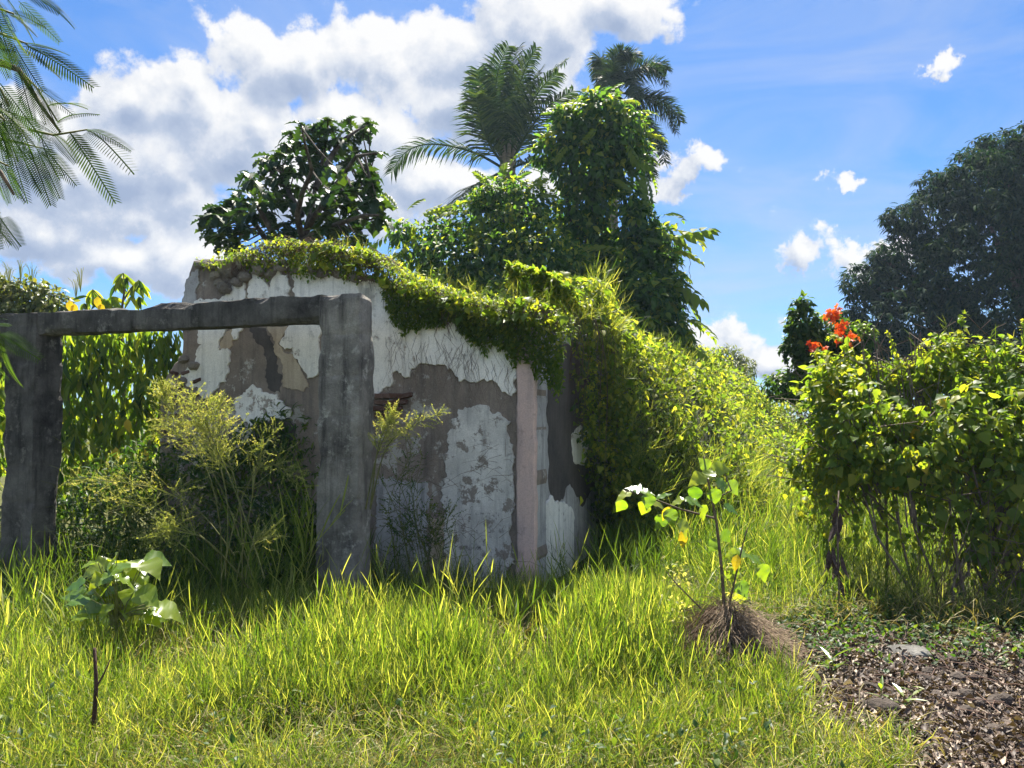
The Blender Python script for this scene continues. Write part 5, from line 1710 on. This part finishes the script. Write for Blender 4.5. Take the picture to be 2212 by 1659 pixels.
for pts, dn, ln in [([(790, 1100, .2), (812, 985, .1), (835, 935, 0), (850, 890, 0)], 26, 0.09), ([(800, 1100, .2), (830, 960, 0), (880, 925, 0), (950, 890, 0)], 34, 0.08), ([(800, 1100, .2), (815, 960, 0), (835, 920, 0), (845, 905, 0)], 24, 0.08)]:
    feather_branch(weed2, pts, YV, dn * 3, ln * 1.1, 0.16, 0.35)
YV = 7.3
wb3 = at(930, 905, YV)
wb3[2] = 0
weed3 = thing('green_tangle_weed', 'thin green tangled weed with bare wiry twigs against the lower plaster wall', 'weed', wb3)
for i in range(16):
    x0 = R.uniform(830, 960)
    y1 = R.uniform(930, 1150)
    (feather_branch(weed3, [(x0 + 40, 1290, 0), (x0 + 20, 1180, 0), (x0, (y1 + 1180) / 2, R.uniform(-.1, .2)), (x0 + R.uniform(-60, 60), y1, R.uniform(-.1, .2))], YV, 26, 0.10, 0.3, 0.2, M_FEATH, 0.004))
gtw = Geo()
for i in range(150):
    x, y = R.uniform(815, 1110), R.uniform(960, 1250)
    q0 = at(x, y, 7.25 + R.uniform(0, 0.2))
    dq = np.array([R.uniform(-1, 1), R.uniform(-0.2, 0.1), R.uniform(-0.5, 0.5)])
    L = R.uniform(0.1, 0.4)
    gtw.tube([q0, q0 + dq * L * 0.5 + (0, 0, 0.03), q0 + dq * L], 0.0025, 0.001, 3, R.rand())
part('wiry_twigs', gtw, M_TWIG, weed3, kind='stuff')

# ------------------------------------------------------------------ acacia-like branches coming in from the side
def pinna(n_=26, droop=0.22):
    t = np.linspace(0, 1, 10)
    P = xyz(t, 0 * t, -droop * t ** 2)
    items = [stem_strip(P, 0.008)]
    for i in range(n_):
        f_ = 0.06 + 0.93 * i / n_
        p_ = np.array([f_, 0, -droop * f_ * f_])
        L = 0.165 * (0.55 + 0.6 * math.sin(math.pi * min(1, f_ * 0.85 + 0.1)))
        for sg in (-1, 1):
            a_ = rad(68 - 30 * f_)
            d_ = np.array([[math.cos(a_), sg * math.sin(a_), -0.18]])
            items.append(xform((np.array([(0, -.035, 0), (0, .035, 0), (.6, -.06, 0), (.6, .06, 0), (1, 0, -.03)]), np.array([(0, 1, 3), (0, 3, 2), (2, 3, 4)])), frames(d_, (0, 0, 1.0))[0], p_, L))
    return merge(items)


PIN = [pinna(26, d_) for d_ in (0.15, 0.3, 0.5)]
PINM = [Geo().add(*p_, t_).mesh('pinna', M_FEATH) for p_, t_ in zip(PIN, (0.2, 0.5, 0.35))]
aca = thing('feather_leaf_tree', 'tree with drooping branches of fine comb-like feathery leaves hanging in from the side', 'tree', (-4.4, 2.6, 0))
part('trunk', Geo().tube([(-4.4, 2.6, -0.2), (-4.3, 2.7, 1.4), (-4.1, 2.8, 2.8), (-3.9, 2.9, 3.8)], 0.16, 0.09, 10), M_BARK, aca, True)
YP = 2.9


def compound(rach, tips, Y, width_roll=0.4):
    """one leaf: its stalk, and the comb-like leaflet rows it carries"""
    q = np.array([at(x, y, Y) for x, y in rach])
    st_ = part('leaf_stalk', Geo().tube(q, 0.006, 0.003, 5), M_STEM, aca, True)
    for (x0, y0, x1, y1) in tips:
        a_, b_ = at(x0, y0, Y + R.uniform(-.06, .06)), at(x1, y1, Y + R.uniform(-0.12, 0.12))
        L = np.linalg.norm(b_ - a_)
        d_ = (b_ - a_) / L
        up = norm(np.array([R.randn() * 0.3, -0.75, 0.75 + R.randn() * 0.25]))
        # aim the chord of the drooping row at its tip
        i_ = random.randrange(3)
        dr = (0.15, 0.3, 0.5)[i_]
        M_ = frames(d_[None], up)[0]
        ang_ = math.atan(dr)
        x_ = M_[:, 0] * math.cos(ang_) + M_[:, 2] * math.sin(ang_)
        M_ = frames(x_[None], up)[0]
        place('pinna', PINM[i_], st_, a_, M_, L / math.hypot(1, dr))


def z1(*v):
    return tuple(c * 0.4265 for c in v)


part('branch', Geo().tube([(-3.95, 2.85, 3.6), at(-150, 60, YP), at(-20, 130, YP), at(40, 150, YP), at(90, 230, YP), at(130, 285, YP)], 0.020, 0.005, 6), M_TWIG, aca, True)
part('branch', Geo().tube([(-3.95, 2.85, 3.6), at(-200, 250, YP), at(-60, 330, YP), at(0, 370, YP), at(30, 420, YP)], 0.018, 0.005, 6), M_TWIG, aca, True)
part('branch', Geo().tube([(-4.2, 2.7, 2.6), at(-260, 600, YP - .2), at(-90, 690, YP - .2), at(-10, 715, YP - .2)], 0.03, 0.008, 6), M_TWIG, aca, True)
compound([(-40, -40), (30, -20), (80, -10)], [(85, -5, 162, 63), (60, -15, 130, 30), (40, 2, 130, 92), (10, -10, 75, 95), (-10, 0, 35, 70), (-20, 10, 20, 90)], YP)
compound([(-30, 60), (20, 80), (60, 95)], [(55, 96, 203, 190), (50, 100, 170, 160), (50, 105, 133, 172), (30, 95, 95, 200), (10, 90, 60, 180), (0, 80, 30, 150), (40, 92, 150, 120)], YP)
compound([(0, 130), (40, 150), (80, 190), (124, 262)], [(124, 264, 216, 248), (100, 230, 190, 236), (95, 215, 130, 290), (80, 190, 160, 250), (60, 170, 100, 270), (40, 150, 70, 260), (70, 180, 40, 250)], YP)
compound([(62, 280), (115, 292), (188, 280)], [(188, 279, 284, 327), (188, 282, 290, 377), (150, 285, 250, 440), (115, 290, 165, 353), (120, 292, 160, 330), (150, 285, 200, 345), (90, 288, 130, 390)], YP)
compound([(0, 300), (50, 310), (90, 320)], [(92, 320, 166, 402), (80, 322, 130, 430), (62, 320, 110, 445), (40, 315, 90, 420), (20, 310, 60, 440), (0, 310, 40, 430), (-10, 320, 10, 430), (90, 318, 140, 380)], YP + .15)
compound([(-40, 330), (0, 350), (20, 360)], [(20, 360, 55, 438), (0, 355, 52, 420), (-10, 350, 20, 440), (-20, 350, -5, 450)], YP)
compound([(-60, 440), (-20, 450), (0, 460)], [(0, 470, 46, 533), (-20, 460, 25, 530), (-20, 455, 0, 540)], YP)
compound([(-60, 0), (0, 20), (30, 30)], [(0, 10, 60, 120), (-10, 20, 30, 140), (10, 20, 80, 80), (20, 25, 100, 60), (-20, 20, -5, 120), (-30, 40, 20, 170)], YP - .2)
compound([(-80, 200), (-10, 230), (40, 250)], [(40, 250, 110, 330), (30, 248, 75, 345), (10, 240, 50, 340), (-10, 230, 25, 340), (40, 250, 120, 290), (-20, 225, -5, 330)], YP + .1)
# closer sprays, nearer the camera
compound([(-40, 150), (0, 190), (20, 230)], [(0, 180, 90, 300), (0, 200, 70, 330), (-10, 190, 50, 300), (5, 220, 40, 350), (-20, 230, 20, 340)], 2.3)
compound([(-40, 240), (0, 250), (10, 260)], [(-10, 230, 80, 320), (0, 260, 60, 345), (-20, 260, 30, 360)], 2.2)
compound([(-60, 690), (-20, 705), (0, 718)], [(-10, 700, 22, 705), (0, 722, 88, 778), (2, 742, 48, 833), (-10, 735, 20, 820), (-20, 690, 15, 690), (-5, 720, 60, 760)], 2.4)

# ------------------------------------------------------------------ grass, litter and ground cover
def in_wall(P):
    """inside the ruin's walls or the frame's posts"""
    rel = P - C0
    u, v = rel @ DL, rel @ NF
    s_, w_ = rel @ DS, rel @ NS
    return ((u > -0.1) & (u < 4.4) & (v < 0.06) & (v > -0.4)) | ((s_ > 0) & (w_ < 0.05) & (w_ > -0.4))


def field(n, y0, y1, xl, xr, power=1.0):
    y = y0 + (y1 - y0) * R.rand(n) ** power
    x = R.uniform(0, 1, n)
    x = xl(y) + (xr(y) - xl(y)) * x
    P = xyz(x, y, gz(x, y))
    return P


FR = lambda y: 0.66 * y + 0.5
FL = lambda y: -0.66 * y - 0.5
COUNT = globals().get('COUNT', 1.0)
tall = Geo()
# the lit belt of tall grass in front of the house
P = field(23000, 4.1, 7.0, FL, lambda y: np.minimum(FR(y), 2.2), 0.85)
x, y = P[:, 0], P[:, 1]
ok = (dirtness(x, y) < 0.35) & ~in_wall(P) & (np.hypot(x - tb[0], y - tb[1] + 0.15) > 0.45)
hgt = np.interp(y, [4.1, 4.7, 5.4, 6.2, 7.0], [0.28, 0.38, 0.40, 0.31, 0.20]) * np.interp(x, [-3, -1.2, 0.6, 1.4, 2.2], [0.85, 1.0, 1.05, 0.75, 0.55])
clump = vnoise(xyz(x * 1.5, y * 1.5, 51.0)) + 0.6 * vnoise(xyz(x * 4, y * 4, 57.0))
ok &= R.rand(len(P)) < 0.70 + 1.5 * clump
hgt = hgt * R.uniform(0.6, 1.3, len(P)) * (1 + 0.35 * clump)
shoots(tall, P[ok], hgt[ok], 0.16, np.clip(0.45 + 0.28 * R.randn(ok.sum()), 0, 1))
# short growth nearer the camera
P = field(20000, 2.5, 4.6, FL, FR, 0.7)
x, y = P[:, 0], P[:, 1]
ok = (dirtness(x, y) < 0.4) & (np.hypot(x - tb[0], y - tb[1] + 0.15) > 0.45)
ok &= R.rand(len(P)) < 0.62 + 1.7 * vnoise(xyz(x * 2, y * 2, 71.0))
shoots(tall, P[ok], (R.uniform(0.12, 0.36, len(P)) * np.interp(y, [2.5, 3.6, 4.6], [0.55, 0.85, 1.1]))[ok], 0.45, np.clip(0.5 + 0.3 * R.randn(ok.sum()), 0, 1))
P = field(520, 4.3, 6.9, FL, lambda y: np.minimum(FR(y), 1.9), 0.8)
P = P[(dirtness(P[:, 0], P[:, 1]) < 0.3) & ~in_wall(P) & (R.rand(520) < 0.55 + 1.6 * vnoise(P * 1.3))]
shoots(tall, P, R.uniform(0.45, 0.78, len(P)) * np.interp(P[:, 1], [4.3, 5.5], [0.65, 1]), 0.2, np.clip(0.65 + 0.2 * R.randn(len(P)), 0, 1))
o_grass = part('tall_grass', tall, M_GRASS, kind='stuff')
o_grass['label'] = 'sunlit yellow-green wild grass filling the ground before the ruin'

# grass in the shade behind the frame and along the foot of the walls
und = Geo()
P = np.concatenate([field(2600, 7.3, 9.6, lambda y: -0.66 * y - 0.4, lambda y: -0.16 * y, 1.0), field(800, 7.0, 8.2, lambda y: -1.3 + 0 * y, lambda y: 0.25 + 0 * y, 1.0)])
ok = ~in_wall(P) & (((P - C0) @ NF > 0.05) | (P[:, 0] < -3.9))
P = P[ok]
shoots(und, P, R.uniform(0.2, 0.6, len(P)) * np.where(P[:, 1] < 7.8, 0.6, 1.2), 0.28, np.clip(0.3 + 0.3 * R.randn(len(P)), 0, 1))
P = field(700, 5.2, 7.2, FL, lambda y: -2.6 + 0 * y)
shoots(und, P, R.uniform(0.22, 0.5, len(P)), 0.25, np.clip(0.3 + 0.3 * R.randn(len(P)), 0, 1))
P = field(900, 7.0, 9.6, lambda y: 0.35 + 0.367 * (y - 7.0), lambda y: 2.6 + 0 * y)
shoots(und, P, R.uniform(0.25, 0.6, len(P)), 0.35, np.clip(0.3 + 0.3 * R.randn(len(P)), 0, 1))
q = np.array([at(x, 905, Y) for x, Y in zip(np.concatenate([R.uniform(540, 665, 26), R.uniform(20, 110, 20), R.uniform(400, 520, 14)]), np.concatenate([R.uniform(6.6, 7.4, 26), R.uniform(6.0, 7.2, 20), R.uniform(6.6, 7.2, 14)]))])
q[:, 2] = gz(q[:, 0], q[:, 1])
shoots(und, q, np.concatenate([R.uniform(0.7, 1.35, 26), R.uniform(0.5, 0.95, 20), R.uniform(0.5, 0.9, 14)]), 0.14, np.clip(0.6 + 0.2 * R.randn(60), 0, 1))
o_und = part('shaded_undergrowth', und, M_GRASS, kind='stuff')
o_und['label'] = 'rank grass growing in the shade of the walls and the frame'
# low bushy filling behind the frame
lowl = [(xd, yd, Y, 75, 60) for xd, yd, Y in [(160, 1120, 8.9), (230, 1170, 8.6), (330, 1130, 8.6), (420, 1160, 8.4), (520, 1150, 8.2), (600, 1160, 8.1), (640, 1120, 8.1), (270, 1240, 8.3), (400, 1250, 8.1), (540, 1250, 8.0), (620, 1260, 7.9), (150, 1260, 8.5), (60, 1150, 9.2), (470, 1070, 8.5), (300, 1060, 8.9), (590, 1060, 8.3), (640, 1000, 8.4), (560, 965, 8.4), (610, 930, 8.4), (430, 1010, 8.5), (330, 1000, 8.9), (230, 1050, 9.0), (500, 1000, 8.4)]]
hb_ = thing('doorway_scrub', 'dark scrubby mass of green weeds filling the doorway behind the feathery weed', 'shrub', (at(400, 905, 8.4)[0], 8.4, 0))
n = 9500
p, d, rr, _ = lobe_points(lowl, n, (0.1, 1.0))
kp = p[:, 2] > 0
part('foliage', Geo().scatter(LANCE, p[kp], leaf_frames(d[kp], kp.sum(), 0.2, 0.4), R.uniform(0.05, 0.13, kp.sum())), M_DEEP, hb_, kind='stuff')
gtk = Geo()
for i in range(260):
    q0 = at(R.uniform(120, 670), R.uniform(1000, 1300), R.uniform(7.6, 8.2))
    dq = np.array([R.uniform(-1, 1), R.uniform(-0.2, 0.2), R.uniform(-0.3, 1.0)])
    L = R.uniform(0.15, 0.6)
    gtk.tube([q0, q0 + dq * L * 0.5 + (0, 0, 0.04), q0 + dq * L], 0.003, 0.0015, 3, R.rand())
part('twigs', gtk, M_STEM, hb_, kind='stuff')

# meadow between the creeper bank and the thicket, and on beyond
mead = Geo()
P = field(6500, 5.9, 15, lambda y: np.maximum(0.8, 1.6 + 0.0 * y), lambda y: 0.72 * y + 1.0, 1.5)
bb = (P - C0) @ NS
aa = (P - C0) @ DS
ok = (dirtness(P[:, 0], P[:, 1]) < 0.3) & (bb > bank_w(np.clip(aa, 0, 22)) - 0.2)
P = P[ok]
sh = np.interp(P[:, 0] / P[:, 1], [0.50, 0.56], [1.0, 0.75])
shoots(mead, P, R.uniform(0.25, 0.7, len(P)) * np.interp(P[:, 1], [5.9, 7, 10], [0.55, 0.9, 1.3]) * sh, 0.3, np.clip(0.5 + 0.3 * R.randn(len(P)), 0, 1))
P = field(2600, 15, 45, lambda y: 0.1 * y, lambda y: 0.75 * y, 1.3)
ok = ((P - C0) @ NS) > bank_w(np.clip((P - C0) @ DS, 0, 22))
shoots(mead, P[ok], R.uniform(0.8, 1.6, ok.sum()), 0.3)
o_mead = part('meadow_grass', mead, M_GRASS, kind='stuff')
o_mead['label'] = 'bright meadow grass between the creeper bank and the thicket'

# matted dry blades through the turf
DRY = [dry_blade() for _ in range(6)]
mat_ = Geo()
P = field(26000, 2.4, 6.4, FL, FR, 0.75)
ok = dirtness(P[:, 0], P[:, 1]) < np.where(R.rand(len(P)) < 0.2, 0.9, 0.5)
P = P[ok]
P[:, 2] += R.uniform(0.0, 0.10, len(P)) * np.interp(P[:, 1], [3, 5], [0.6, 1.4])
d_ = norm(rand_dir(len(P), -0.25, 0.7))
mt = frames(d_, norm(UP + rand_dir(len(P)) * 0.7))
for j in range(6):
    s_ = slice(j, None, 6)
    mat_.scatter(DRY[j], P[s_], mt[s_], R.uniform(0.06, 0.22, len(P[s_])))
o_mat = part('dry_grass_mat', mat_, M_STRAW, kind='stuff')
o_mat['label'] = 'matted straw-coloured dead blades lying among the short grass'
gmat = Geo()
P = field(26000, 2.4, 5.2, FL, FR, 0.75)
P = P[dirtness(P[:, 0], P[:, 1]) < 0.5]
P[:, 2] += R.uniform(0.0, 0.12, len(P))
d_ = norm(rand_dir(len(P), -0.1, 0.9))
mt = frames(d_, norm(UP + rand_dir(len(P)) * 0.7))
for j in range(6):
    s_ = slice(j, None, 6)
    gmat.scatter(DRY[j], P[s_], mt[s_], R.uniform(0.05, 0.16, len(P[s_])))
o_gm = part('short_turf', gmat, M_GRASS, kind='stuff')
o_gm['label'] = 'short tangled green turf nearest the viewer'

# broad-leaved weeds through the turf
gw = Geo()
P = field(800, 2.5, 6.3, FL, FR, 0.75)
P = P[(dirtness(P[:, 0], P[:, 1]) < 0.6) & (R.rand(800) < 0.45 + 1.8 * vnoise(P * 1.7))]
n = len(P)
for j in range(9):
    q = P + R.randn(n, 3) * (0.035, 0.035, 0.02) + UP * R.uniform(0.03, 0.26, (n, 1))
    gw.scatter(OVATE, q, leaf_frames(np.tile(UP, (n, 1)), n, 0.1, 0.5), R.uniform(0.018, 0.05, n))
o_gw = part('broadleaf_weeds', gw, M_DEEP, kind='stuff')
o_gw['label'] = 'small round-leaved weeds mixed through the grass'

gc = Geo()
P = field(1500, 4.9, 6.6, lambda y: 1.5 + 0 * y, lambda y: 0.7 * y + 0.4)
P = P[R.rand(1500) < np.interp(P[:, 1], [4.9, 6.2], [0.05, 0.8])]
n = len(P)
for j in range(7):
    q = P + R.randn(n, 3) * (0.05, 0.05, 0.02) + UP * R.uniform(0.02, 0.10, (n, 1))
    gc.scatter(OVATE, q, leaf_frames(np.tile(UP, (n, 1)), n, 0.1, 0.5), R.uniform(0.02, 0.055, n))
o_gc = part('creeping_weeds', gc, M_DEEP, kind='stuff')
o_gc['label'] = 'low dark creeping weeds at the shaded edge of the bare ground'

# fallen leaves and clods on the bare ground
lit_ = Geo()
CURL = [leaf([0.1, 0.9, 1.0, 0.5, 0.0], 1, 0.5, f_, dr, 0.5) for f_, dr in ((0.5, 0.6), (0.9, -0.4), (0.2, 0.9), (1.2, 0.3))]
n = 42000
P = field(n, 2.3, 6.8, lambda y: 1.0 + 0 * y, lambda y: 0.72 * y + 0.8, 0.8)
P = P[R.rand(n) < dirtness(P[:, 0], P[:, 1]) * 0.95 + 0.03]
P[:, 2] = gz(P[:, 0], P[:, 1]) + 0.05 * dirtness(P[:, 0], P[:, 1]) * fbm(xyz(P[:, 0] * 2.5, P[:, 1] * 2.5, 1.0), 4) + R.uniform(0.002, 0.035, len(P))
d_ = norm(rand_dir(len(P), -0.35, 0.35))
mt = frames(d_, norm(UP + rand_dir(len(P)) * 0.8))
for j in range(4):
    s_ = slice(j, None, 4)
    lit_.scatter(CURL[j], P[s_], mt[s_], 0.012 + 0.055 * R.rand(len(P[s_])) ** 2.2 , np.clip(R.rand(len(P[s_])) ** 2.0, 0, 1))
o_lit = part('leaf_litter', lit_, M_DRYLEAF, None, True, 'stuff')
o_lit['label'] = 'brown fallen leaves strewn over the bare corner of ground'
cl_ = Geo()
import bmesh
bm = bmesh.new()
bmesh.ops.create_icosphere(bm, subdivisions=2, radius=0.5)
cv = np.array([v.co[:] for v in bm.verts])
cf = np.array([[v.index for v in f_.verts] for f_ in bm.faces])
bm.free()
for j in range(5):
    tv = cv * (1 + 0.55 * fbm(cv * 2.3 + j * 9, 3)[:, None]) * (1, 0.8, 0.6)
    P = field(420, 2.6, 6.2, lambda y: 1.4 + 0 * y, lambda y: 0.72 * y + 0.8)
    P = P[R.rand(420) < dirtness(P[:, 0], P[:, 1])]
    cl_.scatter((tv, cf), P, yaw(len(P), 0.3), 0.02 + 0.11 * R.rand(len(P)) ** 3)
o_cl = part('soil_clods', cl_, M_SOIL, kind='stuff')
o_cl['label'] = 'crumbled dark clods of earth among the fallen leaves'
sk = Geo()
for i in range(900):
    P = field(1, 2.6, 6.4, lambda y: 1.4 + 0 * y, lambda y: 0.72 * y + 0.8)[0]
    if R.rand() < dirtness(P[0], P[1]):
        d_ = rand_dir(1, -0.1, 0.15)[0]
        L = R.uniform(0.08, 0.35)
        sk.tube([P + (0, 0, 0.02), P + d_ * L * 0.5 + R.randn(3) * (0.015, 0.015, 0.005) + (0, 0, 0.03), P + d_ * L + (0, 0, 0.02)], 0.0032, 0.0015, 4, R.rand())
o_sk = part('twig_litter', sk, M_ROOT, kind='stuff')
o_sk['label'] = 'thin broken twigs scattered on the bare ground'

# ---- single things lying or standing on the bare ground
def rock(name, label, x, y, Y, sx, sy, sz, mat, cat, seed):
    p = at(x, y, Y)
    p[2] = gz(p[0], p[1]) + sz * 0.22
    bm = bmesh.new()
    bmesh.ops.create_icosphere(bm, subdivisions=3, radius=0.5)
    for v in bm.verts:
        c = np.array(v.co)
        v.co *= 1 + 0.35 * float(fbm(c * 2.2 + seed, 4))
        v.co.x *= sx
        v.co.y *= sy
        v.co.z *= sz
    me = bpy.data.meshes.new(name)
    bm.to_mesh(me)
    bm.free()
    for f_ in me.polygons:
        f_.use_smooth = True
    me.materials.append(mat)
    o = place(name, me, None, p)
    o['label'], o['category'] = label, cat
    return o


M_GREYST = solid_mat('grey_stone', [(0, (0.05, 0.048, 0.045)), (0.5, (0.12, 0.115, 0.108)), (1, (0.22, 0.21, 0.195))], 5, 7, 0.95, 0.8, 30)
rock('flat_stone', 'flat grey stone half sunk in the leaf litter, the broadest on the bare ground', 1960, 1437, 5.3, 0.34, 0.24, 0.09, M_GREYST, 'stone', 3)
rock('earth_clod', 'dark rounded clod of earth beside the green seedlings', 1905, 1545, 4.35, 0.20, 0.16, 0.11, M_SOIL, 'clod', 5)
stp = [at(x, y, Y) for x, y, Y in [(1873, 1382, 5.75), (1905, 1398, 5.65), (1945, 1408, 5.6), (1985, 1410, 5.55)]]
for p_ in stp:
    p_[2] = max(p_[2], 0.03)
stk = thing('fallen_stick', 'pale bare stick lying across the shaded soil behind the flat grey stone', 'stick', stp[0])
part('shaft', Geo().tube(stp, [0.012, 0.015, 0.013, 0.008], sides=7), solid_mat('pale_dead_wood', [(0, (0.25, 0.22, 0.17)), (1, (0.5, 0.46, 0.38))], 9), stk, True)
part('fork', Geo().tube([stp[2], stp[2] + (0.05, 0.02, 0.06), stp[2] + (0.07, 0.03, 0.16)], 0.010, 0.005, 6), M_TWIG, stk, True)

# seedlings on the bare ground
SB = []
for k_ in range(3):
    V, F = leaf([0.2, 0.9, 1.0, 0.6, 0.0], 1, 0.16 + 0.05 * k_, 0.3, 0.15)
    SB.append(Geo().add(V, F, 0.3 + 0.3 * k_).mesh('leaf', M_SAPL))
for (x, y, Y, n, s_, lab) in [(2022, 1635, 5.02, 0, 0, ''),
                              (1786, 1480, 4.9, 7, 0.13, 'grassy seedling with a tall spread of thin leaves, nearest the straw mound'),
                              (1760, 1535, 4.55, 4, 0.10, 'small green seedling with upright blades between the straw mound and the dark clod'),
                              (1888, 1520, 4.45, 5, 0.10, 'short seedling with paired narrow leaves just behind the dark clod'),
                              (1935, 1545, 4.35, 4, 0.10, 'seedling with one drooping yellow-green leaf beside the dark clod'),
                              (1955, 1510, 4.55, 3, 0.09, 'tiny seedling on the bare ground below the flat grey stone')]:
    if not n:
        continue
    b_ = at(x, 905, Y)
    b_[2] = gz(b_[0], Y)
    sd = thing('seedling', lab, 'seedling', b_, 'seedlings on the bare ground')
    part('stem', Geo().tube([b_ - (0, 0, 0.02), b_ + (0.01, 0, s_ * 0.6), b_ + (0.015, 0, s_ * 1.1)], 0.003, 0.002, 4), M_STEM, sd)
    for i in range(n):
        an = i * 2.4 + R.rand()
        place('leaf', random.choice(SB), sd, b_ + (0.01, 0, s_ * (0.3 + 0.8 * i / n)), frames(np.array([[math.cos(an), math.sin(an), R.uniform(0.1, 0.9)]]), UP)[0], s_ * R.uniform(0.8, 1.3))

# the dead stick standing in the grass
d0_ = at(205, 905, 3.9)
d0_[2] = gz(d0_[0], 3.9)
ds_ = thing('dead_stick', 'thin dark dead stick with one side twig standing upright in the short grass', 'stick', d0_)
q = np.array([d0_ - (0, 0, 0.03), at(203, 1560, 3.9), at(208, 1480, 3.9), at(204, 1400, 3.9)])
M_DARKST = solid_mat('dark_stick', [(0, (0.03, 0.018, 0.015)), (1, (0.09, 0.05, 0.04))], 10)
part('shaft', Geo().tube(q, [0.011, 0.012, 0.010, 0.008], sides=6), M_DARKST, ds_, True)
part('side_twig', Geo().tube([at(208, 1485, 3.9), at(225, 1455, 3.9), at(238, 1425, 3.9)], 0.005, 0.003, 5), M_DARKST, ds_, True)

# belt of far scrub that closes the view between the trees
far = Geo()
n = 6000
xq = R.uniform(-60, 70, n)
yq = 50 + R.uniform(0, 6, n) - 0.004 * xq ** 2
hq = 2.6 + 1.3 * vnoise(xyz(xq * 0.25, 0 * xq, 3.0)) + 0.8 * vnoise(xyz(xq * 0.8, 0 * xq, 9.0))
P = xyz(xq, yq, hq * R.rand(n) ** 0.7)
far.scatter(OVATE, P, leaf_frames(rand_dir(n, 0, 1), n, 0.6), R.uniform(0.4, 0.9, n))
o_far = part('far_scrub', far, M_OLIVE, kind='stuff')
o_far['label'] = 'low belt of far green scrub closing off the view'

# thin moist air
hz = Geo()
X0, X1, Y0, Y1, Z0, Z1 = -110, 120, -30, 75, -1.6, 15.5
cv = np.array([(x, y, z) for x in (X0, X1) for y in (Y0, Y1) for z in (Z0, Z1)], float)
hz.add(cv, [(0, 1, 3), (0, 3, 2), (4, 6, 7), (4, 7, 5), (0, 4, 5), (0, 5, 1), (2, 3, 7), (2, 7, 6), (0, 2, 6), (0, 6, 4), (1, 5, 7), (1, 7, 3)])
mh, k = new_mat('moist_air')
pvn = k.n('ShaderNodeVolumePrincipled')
pvn.inputs['Color'].default_value = (0.60, 0.79, 1.0, 1)
pvn.inputs['Density'].default_value = 0.0005
pvn.inputs['Anisotropy'].default_value = 0.3
k.put(k.n('ShaderNodeOutputMaterial').inputs['Volume'], pvn.outputs[0])
part('haze', hz, mh, kind='stuff')
